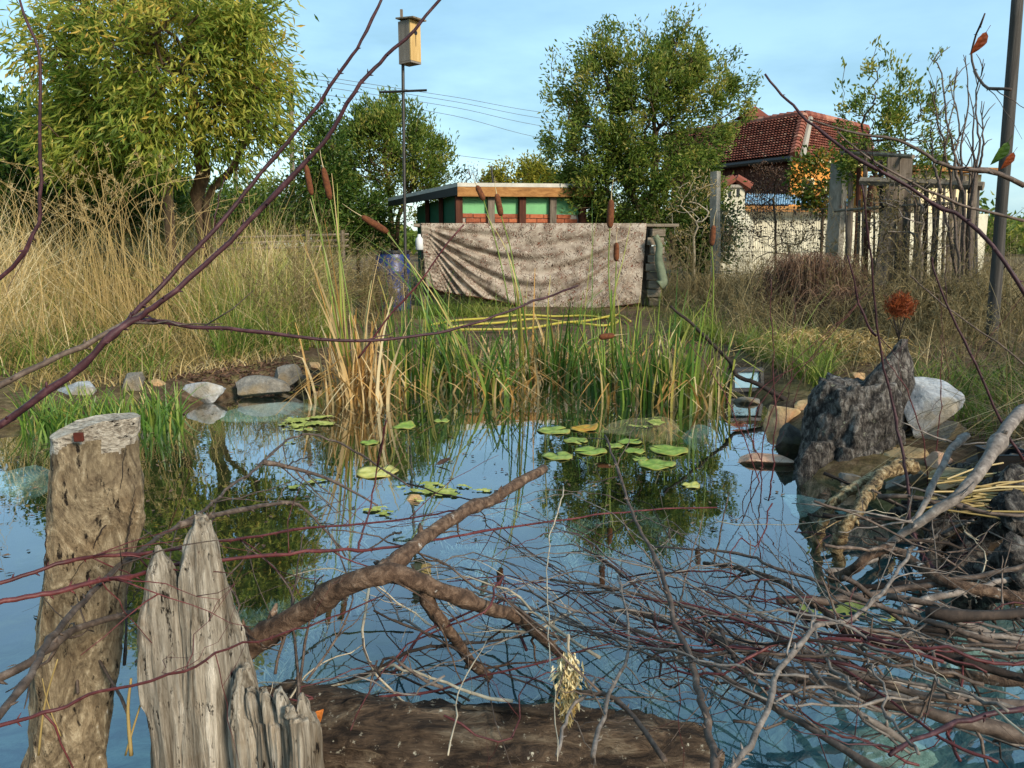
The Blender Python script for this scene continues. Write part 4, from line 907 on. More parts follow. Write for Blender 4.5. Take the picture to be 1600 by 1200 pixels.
# slim sapling tree with sparse leaves, right
Ys = 10.5; b = B(1395, 420, Ys)
tree('sapling_tree', 'slender sapling with sparse small leaves before the house', 'tree', b, [[b, P(1393, 380, Ys), P(1385, 330, Ys), P(1370, 280, Ys), P(1352, 220, Ys)], [b, P(1396, 370, Ys), P(1404, 320, Ys), P(1412, 260, Ys), P(1415, 200, Ys)]],
     [E(1355, 205, Ys, 55, 55), E(1420, 215, Ys, 52, 62), E(1390, 260, Ys, 70, 48), E(1460, 250, Ys, 28, 46)], 240, 5200, .075, .03, 'leaf_mid', spread=.05, up=.3, shoots=32, shoot_len=.55, rtip=.0042, yellow_top=.1)
b = B(1285, 400, 12.8); tree('vine_bush', 'leafy vine with orange tinted leaves against the plaster wall', 'bush', b, [[b, P(1285, 350, 12.8), P(1290, 300, 12.8)]], [E(1290, 285, 12.8, 42, 40), E(1255, 275, 12.8, 22, 30)], 140, 1900, .085, .05, 'leaf_orange', spread=.08, rtip=.004)
b = B(1215, 400, 13.4); tree('dry_shrub', 'brown half dead shrub above the blue roof', 'bush', b, [[b, P(1212, 350, 13.4), P(1208, 310, 13.4)]], [E(1205, 295, 13.4, 42, 34), E(1180, 320, 13.4, 30, 30)], 170, 1500, .05, .02, 'brownstem', spread=.06, rtip=.003)
b = B(1085, 430, 11.4); tree('pale_shrub', 'pale leafless shrub with straw coloured stems beside the concrete post', 'shrub', b, [[b, P(1085, 400, 11.4), P(1084, 370, 11.4)]], [E(1075, 335, 11.4, 34, 55), E(1095, 310, 11.4, 26, 50)], 90, 500, .05, .014, 'straw', bark='twig_pale', spread=.05, rtip=.0038, up=.4)
b = B(1235, 425, 11.7); tree('fence_vine', 'dry brown vine climbing through the wire mesh', 'vine', b, [[b, P(1235, 400, 11.7), P(1230, 380, 11.7)]], [E(1220, 360, 11.7, 55, 42), E(1270, 370, 11.7, 38, 40), E(1165, 370, 11.8, 34, 45)], 130, 750, .05, .025, 'brownstem', bark='twig_brown', spread=.06, rtip=.0035)
b = B(1440, 440, 9.0); tree('dead_vine', 'grey dead vine hanging over the stake fence', 'vine', b, [[b, P(1440, 400, 9.0), P(1436, 370, 9.0)]], [E(1400, 340, 9.1, 50, 60), E(1470, 350, 8.9, 48, 60), E(1430, 300, 9.0, 50, 30)], 200, 900, .05, .02, 'greygrass', bark='twig_grey', spread=.06, rtip=.0032)
# bare upright shrub, far right
Yv = 8.2; b = B(1490, 450, Yv)
t = thing('bare_shrub', 'tall bare shrub with upright purple stems near the right pole', 'shrub', b); 
st = [[(1500, 440), (1505, 330), (1497, 260), (1480, 190), (1470, 110), (1453, 92)], [(1505, 440), (1506, 320), (1500, 250), (1512, 160), (1508, 85)], [(1500, 440), (1490, 330), (1478, 240), (1462, 170), (1452, 125)], [(1510, 440), (1515, 330), (1522, 270), (1520, 190), (1530, 140)],
      [(1512, 440), (1518, 320), (1530, 230), (1524, 150), (1540, 100)], [(1495, 440), (1482, 360), (1468, 300), (1480, 215), (1496, 105)], [(1500, 300), (1492, 240), (1500, 200), (1482, 120)], [(1515, 300), (1535, 240), (1533, 160)], [(1470, 300), (1458, 250), (1455, 200)]]
for s in st:
    mb = MB(); pp = smooth_path([P(x, y, Yv + rng.uniform(-.2, .2)) for x, y in s], 24) + rng.normal(size=(24, 3)) * .006
    if s[0][1] > 400: pp[0][2] = gz(pp[0][0], pp[0][1]) - .03
    mb.tube(pp, np.linspace(.018, .004, 24), 5, float(rng.uniform(.2, .7)))
    for _ in range(5):
        i = int(rng.integers(8, 23)); d = nrm(np.array([rng.normal() * .6, rng.normal() * .3, 1])); L_ = rng.uniform(.1, .32)
        mb.tube([pp[i], pp[i] + d * L_ * .5 + [0, 0, .02], pp[i] + d * L_], [.006, .005, .003], 4)
    mb.build('stem', M['twig_brown'], t, smooth=True)

# hedge line and far wood closing the view
mb = MB(); n = 60000; fx = rng.uniform(-70, 80, n); fy = rng.uniform(40, 58, n)
top = 2.1 + .8 * np.sin(fx * .31) + .6 * np.sin(fx * .83 + 1) + .35 * np.sin(fx * 2.1); top = np.maximum(top, .9) * rng.uniform(.25, 1, n) ** .5
mb.leaves(np.column_stack([fx, fy, np.maximum(top, .3)]), rng.normal(size=(n, 3)), rng.uniform(.3, .6, n), .22, np.clip(.45 + .25 * np.sin(fx * .5) + rng.normal(0, .18, n), 0, 1))
tag(mb.build('far_hedge', M['leaf_mid']), 'far hedge and bushes along the horizon', 'hedge', kind='stuff')

# ================================================================== grass and weeds
def patch(n, poly_px, h, hv, width, lean, var, jitter=.0, zoff=0., bias=None, K=4):
    """blades rooted on the ground region whose photo outline is poly_px"""
    pts = np.array([PG(x, y)[:2] for x, y in poly_px]); lo, hi = pts.min(0), pts.max(0); out = np.zeros((0, 2))
    while len(out) < n:
        p = rng.uniform(lo, hi, (n * 2, 2)); a, b_ = pts, np.roll(pts, -1, 0); q = p[:, None]
        c = ((a[:, 1] > q[..., 1]) != (b_[:, 1] > q[..., 1])) & (q[..., 0] < (b_[:, 0] - a[:, 0]) * (q[..., 1] - a[:, 1]) / (b_[:, 1] - a[:, 1] + 1e-12) + a[:, 0])
        p = p[(c.sum(1) % 2 == 1)]; p = p[pond_sd(p[:, 0], p[:, 1]) > .03]
        if bias: p = p[rng.uniform(size=len(p)) < bias(p)]
        if len(p) == 0: break
        out = np.vstack([out, p])
    out = out[:n]; n = len(out); z = ground_z(out[:, 0], out[:, 1]) + zoff
    base = np.column_stack([out, z]); hh = h * np.exp(rng.normal(0, hv, n))
    ln = rng.normal(0, lean, (n, 2)); cv = .16 * np.sin(out[:, 0] * 1.9 + 2 * np.sin(out[:, 1] * .8)) + .12 * np.sin(out[:, 0] * 5.1 - out[:, 1] * 3.7)
    return base, hh * (1 + .5 * cv), ln + .25 * np.stack([np.sin(out[:, 1] * 2.1 + out[:, 0] * 1.3), np.cos(out[:, 0] * 2.7)], 1), rng.uniform(.7, 1.3, n) * width, np.clip(rng.normal(var[0], var[1], n) + cv, 0, 1), K
def add_patch(mb, pt, kink=0.0): b_, h_, l_, w_, v_, K = pt; mb.blades(b_, h_, l_, w_, v_, K, kink=kink)
def clumpy(p): return np.clip(.35 + .9 * np.sin(p[:, 0] * 2.3 + 1.3 * np.sin(p[:, 1] * 1.1)) * np.cos(p[:, 1] * 1.7), .12, 1)

left = [(-180, 560), (40, 556), (180, 548), (300, 540), (430, 532), (510, 520), (520, 470), (500, 440), (330, 430), (100, 430), (-200, 430)]
mb = MB()
add_patch(mb, patch(8500, left, .8, .32, .0075, .36, (.55, .22), bias=clumpy), rng.uniform(size=8500) < .3)
add_patch(mb, patch(7000, [(-180, 540), (40, 530), (250, 510), (350, 480), (360, 435), (-200, 430)], 1.28, .24, .009, .42, (.66, .2), bias=clumpy), (rng.uniform(size=7000) < .3) * 1.1)
add_patch(mb, patch(2600, [(300, 500), (500, 500), (510, 440), (300, 435)], .95, .28, .008, .4, (.6, .2), bias=clumpy), (rng.uniform(size=2600) < .3) * 1.)
add_patch(mb, patch(3500, [(-150, 590), (60, 585), (250, 575), (430, 560), (510, 535), (500, 500), (100, 520), (-150, 520)], .36, .35, .006, .7, (.55, .2)))
add_patch(mb, patch(2600, [(20, 615), (160, 606), (300, 592), (430, 572), (510, 560), (500, 530), (300, 550), (30, 580)], .1, .5, .006, 1.2, (.5, .25)))
tag(mb.build('dry_grass', M['straw']), 'tall dry golden grass on the left bank', 'dry grass', kind='stuff')
mb = MB()
add_patch(mb, patch(4200, left, .42, .4, .008, .5, (.45, .25), bias=lambda p: np.clip(-.1 + .9 * np.sin(p[:, 0] * 1.3 + 2) * np.sin(p[:, 1] * .9 + p[:, 0]), .06, 1)))
add_patch(mb, patch(3600, [(310, 540), (420, 545), (520, 530), (520, 470), (400, 450), (320, 470)], .6, .35, .007, .5, (.75, .2), bias=clumpy))
add_patch(mb, patch(2600, [(330, 570), (420, 560), (520, 540), (520, 500), (400, 510), (330, 540)], .32, .3, .008, .6, (.4, .22)))
add_patch(mb, patch(1500, [(-150, 660), (60, 655), (170, 645), (270, 634), (260, 600), (60, 590), (-150, 590)], .2, .35, .008, .55, (.5, .22)))
tag(mb.build('green_grass', M['grass']), 'green grass growing among the dry stalks on the left bank', 'grass', kind='stuff')
# bright iris like blades in the shallows at left
mb = MB(); n = 520; px = rng.uniform(35, 285, n); py = 668 - (px - 35) * .035 + rng.normal(0, 10, n)
base = np.array([PZ(x, y, 0) for x, y in zip(px, py)]); mb.blades(base - [0, 0, .02], rng.uniform(.1, .28, n), rng.normal(0, .35, (n, 2)), .012, np.clip(rng.normal(.42, .2, n), 0, 1))
tag(mb.build('shallow_iris', M['reed']), 'bright green blades standing in the shallows at left', 'water grass', kind='stuff')
# plume grass seed stalks above the tall grass
mb = MB(); n = 80; px = rng.uniform(30, 300, n); px[:45] = rng.normal(185, 45, 45); Yg = rng.uniform(6.6, 8.4, n)
for x, y in zip(px, Yg):
    b_ = P(x, 500, y); b_[2] = gz(b_[0], y); h_ = rng.uniform(1.1, 1.8); ld = rng.normal(-.1, .3); tpt = b_ + [ld * h_, rng.normal(0, .15), h_ * .96]
    pth = smooth_path([b_, b_ + [ld * .15, 0, h_ * .5], b_ + [ld * h_ * .55, 0, h_ * .86], tpt], 14); mb.tube(pth, np.linspace(.003, .0014, 14), 3, .6, cap=False)
    k = 22; i = rng.integers(10, 14, k); i = np.minimum(i, 13); d = nrm(np.array([ld * 1.5, 0, .35]) + rng.normal(size=(k, 3)) * .55)
    mb.leaves(pth[i], d, rng.uniform(.02, .06, k), .004, rng.uniform(.4, .95, k))
tag(mb.build('plume_grass', M['straw']), 'feathery seed plumes arching over the dry grass', 'plume grass', kind='stuff')
# wispy pale weeds around the barrel and reed clump
def wispy(mb, px, py, Y, h, n, spread, var, fine=.0018):
    b_ = P(px, py, Y); b_[2] = gz(b_[0], Y)
    for _ in range(n):
        a = rng.normal(0, .34, 2); p0 = b_ + [rng.normal(0, spread), rng.normal(0, spread), 0]; L_ = h * rng.uniform(.55, 1.1)
        pth = smooth_path([p0, p0 + [a[0] * L_ * .35, a[1] * L_ * .3, L_ * .5], p0 + [a[0] * L_, a[1] * L_, L_]], 10); mb.tube(pth, np.linspace(fine * 2, fine, 10), 3, var, cap=False)
        k = 46; i = rng.integers(3, 10, k); d = nrm(np.array([a[0], a[1], .6]) + rng.normal(size=(k, 3)) * .8)
        mb.leaves(pth[i], d, rng.uniform(.03, .11, k), .0035, np.clip(rng.normal(var, .18, k), 0, 1))
        q = pth[i] + d * rng.uniform(.03, .1, k)[:, None]; mb.leaves(q, nrm(rng.normal(size=(k, 3))), .018, .007, np.clip(rng.normal(var + .1, .18, k), 0, 1))
mb = MB()
for (px, py, Y, h, n) in [(500, 500, 7.6, 1.0, 26), (470, 505, 7.2, .8, 20), (540, 500, 8.4, .95, 26), (575, 490, 9, .7, 16), (440, 520, 6.8, .7, 14), (390, 500, 8, .7, 12), (610, 470, 9.4, .6, 14), (588, 480, 9.0, .75, 22), (600, 485, 8.8, .6, 14), (330, 500, 8.2, .7, 10)]:
    wispy(mb, px, py, Y, h, n, .16, .55)
tag(mb.build('wispy_weeds', M['greygrass']), 'fine pale weeds beside the reed clump and barrel', 'weeds', kind='stuff')

# right bank: dry weeds, grass and the bramble heap
right = [(1060, 560), (1140, 585), (1230, 620), (1300, 610), (1420, 640), (1600, 700), (1750, 700), (1750, 440), (1500, 435), (1300, 430), (1050, 440), (1020, 480)]
mb = MB()
add_patch(mb, patch(13000, right, .32, .5, .006, .95, (.5, .24)), (rng.uniform(size=13000) < .4) * 1.0)
add_patch(mb, patch(1900, [(1060, 520), (1600, 560), (1700, 440), (1060, 440)], .62, .3, .005, .3, (.55, .2)), (rng.uniform(size=1900) < .2) * 1.0)
add_patch(mb, patch(2600, [(1545, 705), (1750, 690), (2150, 760), (2050, 930), (1700, 900)], .26, .5, .006, .9, (.5, .24)), (rng.uniform(size=2600) < .4) * 1.0)
tag(mb.build('dry_weeds', M['greygrass']), 'dry greyish weeds and stalks over the right bank', 'dry weeds', kind='stuff')
mb = MB()
add_patch(mb, patch(2600, [(1050, 570), (1140, 595), (1290, 615), (1300, 580), (1180, 545), (1060, 530)], .18, .4, .007, .7, (.5, .25)))
add_patch(mb, patch(900, [(1430, 640), (1600, 720), (1700, 640), (1560, 590), (1430, 590)], .16, .4, .007, .6, (.4, .25)))
add_patch(mb, patch(2300, [(660, 560), (1050, 570), (1100, 500), (900, 490), (640, 500)], .13, .5, .006, .8, (.45, .3), bias=lambda p: np.clip(.2 + .8 * np.sin(p[:, 0] * 3) * np.cos(p[:, 1] * 2.2), .05, 1)))
add_patch(mb, patch(1200, [(640, 480), (1040, 485), (1100, 450), (620, 450)], .24, .4, .006, .5, (.45, .3)))
tag(mb.build('bank_grass', M['grass']), 'low green grass on the far and right banks', 'grass', kind='stuff')
mb = MB()
for (px, py, Y, h, n) in [(1130, 450, 9.5, .9, 12), (1175, 450, 9, .8, 10), (1215, 445, 9.8, .9, 10), (1350, 450, 8.4, .7, 10), (1440, 470, 7.5, .7, 12), (1500, 480, 7, .7, 12), (1560, 500, 6.6, .7, 12), (1070, 430, 10.5, 1.2, 14), (1095, 420, 11, 1.5, 12), (1380, 500, 7, .5, 8), (1260, 500, 7.6, .4, 8), (1230, 420, 11.5, 1.3, 10), (1180, 420, 11.6, 1.2, 12), (1250, 420, 10.6, 1.3, 12), (1290, 420, 10.2, 1.2, 10), (1340, 430, 9.4, 1.3, 14), (1375, 430, 9.2, 1.2, 12), (1430, 440, 8.8, 1.25, 14), (1465, 440, 8.4, 1.1, 14), (1510, 450, 8.2, 1.1, 14), (1320, 460, 8.2, .7, 14), (1160, 500, 8, .5, 12), (1200, 530, 6.8, .4, 10), (1420, 540, 6, .5, 12), (1500, 560, 5.6, .5, 12)]:
    wispy(mb, px, py, Y, h, n, .16, .5)
tag(mb.build('tall_weeds', M['greygrass']), 'tall dry seed weeds along the mesh fence', 'weeds', kind='stuff')
# bramble heap: arching brown canes
def heap(px, py, Y, rx, h, n, mat, label, name, var=(.45, .2)):
    b_ = P(px, py, Y); b_[2] = gz(b_[0], Y); mb = MB()
    for _ in range(n):
        a = rng.uniform(0, 6.28); r0 = rx * np.sqrt(rng.uniform(0, 1)) * .7; p0 = b_ + [math.cos(a) * r0, math.sin(a) * r0 * .7, 0]; a2 = rng.uniform(0, 6.28); L_ = rx * rng.uniform(.5, 1.1); hh = h * rng.uniform(.45, 1.05)
        p1 = p0 + [math.cos(a2) * L_ * .5, math.sin(a2) * L_ * .4, hh]; p2 = p0 + [math.cos(a2) * L_, math.sin(a2) * L_ * .8, hh * rng.uniform(.1, .6)]
        mb.tube(smooth_path([p0, p1, p2], 9), np.linspace(.005, .0018, 9), 3, float(np.clip(rng.normal(*var), 0, 1)), cap=False)
        k = 6; i = rng.uniform(0, 1, k)[:, None]; q = p1 + (p2 - p1) * i; mb.leaves(q, rng.normal(size=(k, 3)), rng.uniform(.02, .05, k), .01, np.clip(rng.normal(var[0], .2, k), 0, 1))
    return tag(mb.build(name, M[mat], loc=b_), label, 'bush')
heap(1265, 470, 8.6, .5, .72, 900, 'brownstem', 'rounded heap of reddish brown bramble canes before the fence', 'bramble_bush', (.5, .22))
heap(1340, 480, 8.0, .5, .42, 350, 'brownstem', 'low tangle of brown canes right of the bramble heap', 'bramble_bush')
heap(1480, 470, 7.4, .75, .5, 500, 'greygrass', 'grey tangled dry brush under the stake fence', 'dry_brush', (.35, .2))
heap(1300, 560, 5.9, .5, .22, 350, 'straw', 'flattened straw coloured grass heap behind the stump', 'straw_heap', (.5, .2))
heap(1100, 440, 10.2, .4, .45, 260, 'greygrass', 'pale dry brush at the counter end', 'dry_brush', (.4, .2))
# rusty dried flower head
Yq = 4.3; b_ = P(1403, 590, Yq); b_[2] = .3
rf_ = thing('dried_plant', 'rust coloured dried seed head behind the stump spike', 'plant', b_); mb = MB(); hd = P(1405, 492, Yq)
for _ in range(9):
    e = hd + rng.normal(size=3) * [.05, .04, .015]; mb.tube(smooth_path([b_, lerp(b_, hd, .55), e], 10), np.linspace(.004, .002, 10), 4)
mb.build('stem', M['twig_dark'], rf_)
mb = MB(); n = 1700; c_ = hd + [0, 0, .045]; d = nrm(rng.normal(size=(n, 3)) + [0, 0, .8]); pos = c_ + nrm(rng.normal(size=(n, 3))) * np.array([.085, .07, .07]) * rng.uniform(.1, 1, (n, 1)); mb.leaves(pos, d, rng.uniform(.02, .05, n), .004, rng.uniform(0, 1, n)); mb.build('seed_head', M['rust'], rf_)
# ================================================================== cattails, lilies
def clump(px, py, n, rx, ry, h, mat, label, name='cattail_clump', lean=.16, hv=.25, wd=.0185, var=(.35, .25), skew=0.0, kink=.15, dead=0):
    c = PZ(px, py, 0); s = c[1] / FPX; t = thing(name, label, 'cattails', c)
    p = c + np.column_stack([rng.normal(0, rx * s * .5, n), rng.normal(0, ry, n), np.full(n, -.05)])
    ln = rng.normal(0, lean, (n, 2)) + [skew, 0]; ln += (p - c)[:, :2] * .5
    mb = MB(); n = int(n * .85); p, ln = p[:n], ln[:n]; mb.blades(p, .93 * h * np.exp(rng.normal(0, hv, n)), ln, wd * rng.uniform(.7, 1.25, n), np.clip(rng.normal(*var, n), 0, 1), 7, 1.8, kink=(rng.uniform(size=n) < kink) * rng.uniform(.4, 1, n))
    mb.build('leaves', M[mat], t, kind='stuff')
    if dead:
        mb = MB(); p = c + np.column_stack([rng.normal(0, rx * s * .5, dead), rng.normal(0, ry, dead), np.full(dead, -.02)])
        mb.blades(p, rng.uniform(.12, .5, dead), rng.normal(0, .6, (dead, 2)), wd * .8, rng.uniform(.1, .8, dead), 5, 1.4, kink=(rng.uniform(size=dead) < .5) * .8); mb.build('dead_leaves', M['dryreed'], t, kind='stuff')
    return t
clump(560, 622, 129, 60, .1, .62, 'dryreed', 'straw coloured dead cattail clump at the left end', lean=.12, hv=.3, var=(.45, .25), dead=90, skew=-.06)
clump(538, 610, 8, 22, .06, 1.5, 'dryreed', 'few tall yellow cattail leaves behind the straw clump', lean=.05, hv=.08, var=(.4, .3), skew=-.08, kink=.0)
clump(640, 604, 102, 58, .14, .62, 'reed', 'upright green cattail clump next to the straw clump', lean=.1, hv=.25, dead=20)
clump(715, 600, 75, 40, .12, .55, 'reed', 'green cattails leaning left above the middle water', lean=.22, skew=-.28, hv=.3, dead=25)
clump(775, 612, 91, 52, .14, .52, 'reed', 'spreading green cattail tuft in the middle of the row', lean=.26, hv=.3, dead=60)
clump(845, 590, 64, 70, .14, .5, 'dryreed', 'withered pink beige cattail stalks right of the middle tuft', lean=.2, var=(.3, .2), dead=90, kink=.4)
clump(880, 596, 91, 50, .14, .5, 'reed', 'green cattail clump below the right part of the cloth', lean=.14, hv=.25, dead=20)
clump(935, 604, 75, 50, .12, .42, 'reed', 'short green cattail clump among broken stems', lean=.2, hv=.3, dead=40)
clump(1010, 622, 129, 70, .14, .5, 'reed', 'dense green cattail clump with yellowing tips', lean=.12, hv=.25, var=(.42, .25), dead=40)
clump(1075, 622, 102, 62, .14, .5, 'reed', 'mixed green and straw cattail clump by the lamp', lean=.12, hv=.3, var=(.6, .25), dead=60)
clump(690, 560, 64, 100, .2, .5, 'reed', 'thin row of green cattails on the far shore', lean=.16, hv=.35, dead=20)
clump(960, 566, 75, 140, .2, .55, 'reed', 'thin green cattails behind the dense clump', lean=.14, hv=.4, var=(.5, .25), dead=40)
# flower stalks with their brown spikes: (base px), path, spike from-to, depth, label
def cattail(path, s0, s1, Y, w, label, Ybase=None):
    Yb_ = Ybase or Y; pts = [P(x, y, Yb_ + (Y - Yb_) * min(1, i / 2)) for i, (x, y) in enumerate(path)]
    pts[0] = PZ(path[0][0], path[0][1], -.03)
    t = thing('cattail_spike', label, 'cattail', pts[0], 'brown cattail spikes')
    a, b_ = P(*s0, Y), P(*s1, Y)                   # a: lower end, b: upper end
    mb = MB(); mb.tube(smooth_path(pts + [a], 24), np.linspace(.0055, .0035, 24), 5, .6); mb.build('stem', M['reed'], t, smooth=True)
    mb = MB(); r = w * Y / FPX / 2; k = np.linspace(0, 1, 12); mb.tube([lerp(a, b_, x) for x in k], r * np.array([.5, .85, .97, 1, 1.02, 1, 1, .98, .96, .92, .8, .4]), 10, rough=.03); mb.build('spike', M['spike'], t, smooth=True)
    mb = MB(); d = b_ - a; mb.tube([b_, b_ + d * .35, b_ + d * .8 + [.01, 0, 0]], [.0035, .002, .001], 4, .75); mb.build('tip', M['dryreed'], t)
cattail([(552, 620), (535, 520), (508, 400)], (487, 305), (478, 258), 4.7, 9, 'cattail spike farthest left against the dark shrub')
cattail([(565, 618), (552, 520), (532, 400)], (516, 312), (505, 262), 4.8, 10, 'cattail spike second from left beside the branch')
cattail([(715, 600), (690, 530), (650, 430)], (606, 363), (565, 338), 4.9, 11, 'cattail spike bent over to the left near the barrel')
cattail([(800, 600), (798, 500), (780, 400)], (756, 313), (745, 290), 5.0, 9, 'short cattail spike in front of the hut fascia')
cattail([(812, 600), (812, 500), (800, 400)], (783, 337), (776, 303), 5.0, 10, 'cattail spike hanging before the brick band of the hut')
cattail([(958, 600), (955, 500), (951, 420)], (953, 356), (955, 312), 4.9, 11, 'cattail spike upright over the right end of the cloth')
cattail([(966, 600), (960, 500), (962, 440)], (963, 408), (963, 379), 5.0, 9, 'small cattail spike in front of the cloth')
cattail([(890, 600), (900, 560), (915, 535)], (936, 527), (960, 524), 4.9, 10, 'cattail spike lying flat above the green reeds')
cattail([(1105, 625), (1112, 520), (1115, 440)], (1112, 384), (1115, 352), 4.9, 9, 'slim cattail spike in front of the concrete post')
# long bent leaves leaning right-to-left
t = thing('cattail_leaves', 'long arching cattail leaves crossing before the cloth', 'cattails', PZ(760, 605))
for path in [[(740, 605), (680, 480), (640, 420), (560, 365)], [(745, 606), (700, 500), (655, 430), (590, 345)], [(820, 605), (812, 480), (795, 400), (760, 335)], [(815, 605), (806, 470), (790, 380)], [(830, 606), (818, 490), (806, 430), (790, 390)], [(765, 606), (720, 530), (670, 470)],
             [(960, 605), (958, 480), (975, 400), (985, 350)], [(705, 600), (672, 520), (655, 450), (648, 410)], [(850, 600), (855, 500), (860, 430)], [(548, 625), (520, 480), (500, 350)], [(556, 625), (540, 500), (527, 340)]]:
    pts = smooth_path([PZ(*path[0], -.02)] + [P(x, y, 4.9) for x, y in path[1:]], 14); w = np.linspace(.008, .0015, 14)[:, None]; sd_ = np.array([.8, .6, 0.]); ridge = np.array([.2, -.5, 0.]) * w
    mb = MB(); v = np.stack([pts - sd_ * w, pts + ridge, pts + sd_ * w], 1).reshape(-1, 3)
    mb.add(v, None, [q for i in range(13) for q in ((3 * i, 3 * i + 1, 3 * i + 4, 3 * i + 3), (3 * i + 1, 3 * i + 2, 3 * i + 5, 3 * i + 4))], float(rng.uniform(.3, .85))); mb.build('leaf', M['reed'], t, smooth=True)

def lilymat(name, a, b, c):
    t = NT(name); co = t.coord(); n = t.noise(co, 14, 5, .6); k = t.ramp(n, [(.3, a), (.5, b), (.7, c)]); k = t.mix(t.ramp(t.attr(), [(.15, 0.0), (.9, .85)]), k, '#8a7a3a'); k = t.mix(t.ramp(t.noise(co, 40, 4, .7), [(.62, 0.0), (.7, .7)]), k, '#6b5a2c'); t.base(k, .5, .3); t.bump(n, .2, .004); return t.m
LM = {'g': lilymat('lily_green', '#567328', '#7d953a', '#a6b357'), 'y': lilymat('lily_yellow', '#9a9a3e', '#c4bc62', '#d8d088'), 'o': lilymat('lily_orange', '#7d7a25', '#b98f2a', '#c87a2a'), 'd': lilymat('lily_dark', '#5a6a26', '#83953f', '#adb560')}
def lily(px, py, w, kind, label, curl=.0, notch=None):
    c = PZ(px, py, .004); r = w * c[1] / FPX / 2; n, m = 30, 5; a0 = rng.uniform(0, 6.28) if notch is None else notch; mb = MB()
    an = a0 + np.linspace(.14, 2 * math.pi - .14, n); fr = np.linspace(0, 1, m + 1)[1:]
    vs_ = [[c[0], c[1], .003]]; va = [.6]
    ph = rng.uniform(0, 6.28, 3)
    for f in fr:
        rr = r * f * (1 + .05 * np.sin(3 * an + ph[0]) + .025 * np.sin(7 * an + ph[1])); z = .003 + .003 * np.sin(5 * an + ph[2]) * f + .6 * curl * r * np.maximum(0, np.sin(an * 1 + ph[1])) ** 3 * f ** 3 + .002 * f
        vs_ += np.stack([c[0] + np.cos(an) * rr, c[1] + np.sin(an) * rr, z], 1).tolist(); va += np.clip(f ** 6 * rng.uniform(.5, 1.1, n) + .25 * (np.cos(an * 9) > .9) * (f < .9) + rng.normal(.0, .06, n), 0, 1).tolist()
    tr = [(0, 1 + i, 2 + i) for i in range(n - 1)]; q = [(1 + k * n + i, 1 + (k + 1) * n + i, 2 + (k + 1) * n + i, 2 + k * n + i) for k in range(m - 1) for i in range(n - 1)]
    mb.add(vs_, tr, q, va); o = mb.build('lily_pad', LM[kind], loc=[c[0], c[1], .0], smooth=True)
    s_ = o.modifiers.new('thick', 'SOLIDIFY'); s_.thickness = .002; s_.offset = -1
    tag(o, label, 'lily pad', 'water lily pads')
for a in [(588, 737, 68, 'y', 'large pale yellow lily pad alone in open water', .1), (578, 691, 30, 'g', 'small green lily pad left of the reflections'), (632, 666, 36, 'g', 'half raised green lily pad with yellow rim', .5), (690, 657, 26, 'd', 'dim lily pad near the reed reflections'),
          (866, 672, 54, 'd', 'dull green lily pad left of the orange leaf'), (872, 712, 50, 'd', 'pale mottled lily pad nearest the branch end'), (922, 704, 52, 'g', 'oval green lily pad in the middle of the group'), (912, 669, 44, 'o', 'orange yellow dying lily leaf with curled edge', .5),
          (985, 690, 40, 'g', 'round green lily pad at the back of the group', .2), (992, 704, 34, 'g', 'small green lily pad touching the round one'), (1045, 703, 62, 'g', 'largest green lily pad at the right of the group', .15), (1025, 725, 60, 'g', 'green lily pad at the front of the right group', .1),
          (1000, 717, 26, 'd', 'tiny dark lily pad between the two large green ones'), (960, 696, 30, 'd', 'half sunk dark lily pad behind the oval one'), (1080, 758, 30, 'y', 'small yellow lily pad floating alone at right', .2), (900, 688, 40, 'd', 'dark lily pad behind the mottled one')]:
    lily(*a)
p = PZ(682, 726, .004); mb = MB(); mb.bigleaf(p, [1, .3, .15], [0, -.3, 1], .075, .04, .25, -.3); tag(mb.build('dead_leaf', M['brownstem'], loc=p), 'dark red brown dead leaf floating near the yellow pad', 'leaf')
# ================================================================== posts, stump and logs in front
def ring(c, ax, ay, n=28, k=3.2, rot=0.0):            # rounded rectangle outline
    a = np.linspace(0, 2 * math.pi, n, endpoint=False); ca, sa = np.cos(a), np.sin(a)
    x = np.sign(ca) * np.abs(ca) ** (2 / k) * ax; y = np.sign(sa) * np.abs(sa) ** (2 / k) * ay
    cr, sr = math.cos(rot), math.sin(rot); return np.stack([c[0] + x * cr - y * sr, c[1] + x * sr + y * cr, np.full(n, c[2])], 1)
# tall sawn post at the left: leans slightly, broad face to the camera, slanted cut top
Y1 = 1.30; n = 72; rings = []
rows = [(1420, 4, 140), (1230, 22, 158), (1165, 36, 160), (1050, 42, 178), (950, 54, 192), (860, 60, 204), (790, 66, 220), (740, 68, 221), (700, 70, 220), (672, 72, 219), (658, 74, 218)]
rr = smooth_path([np.array(r, float) for r in rows], 90)
for i, (y, xl_, xr_) in enumerate(rr):
    l_, r_ = P(xl_, y, Y1), P(xr_, y, Y1); c = (l_ + r_) / 2; q = ring(c, (r_[0] - l_[0]) / 2 * .86, .03, n, 5.5, R(37)); q[:, 1] += .02
    rings.append(q)
rings = np.array(rings); zt_l, zt_r = P(75, 682, Y1)[2], P(215, 648, Y1)[2]
flat = rings.reshape(-1, 3); nn_ = fbm(flat * [1, 1, .4] , 14.0, 5) + .35 * fbm(flat * [1, 1, .25], 60, 3); cen = rings.mean(1, keepdims=True)
dirs = nrm((rings - cen) * [1, 1, 0]); rings = rings + dirs * (nn_.reshape(rings.shape[:2]) * .011)[..., None]
lo_, hi_ = rings[..., 0].min(), rings[..., 0].max()
x0_, x1_ = P(75, 660, Y1)[0], P(215, 660, Y1)[0]
cap = zt_l + (zt_r - zt_l) * np.clip((rings[..., 0] - x0_) / (x1_ - x0_), 0, 1) ** .6 + (rings[..., 1] - Y1) * .25
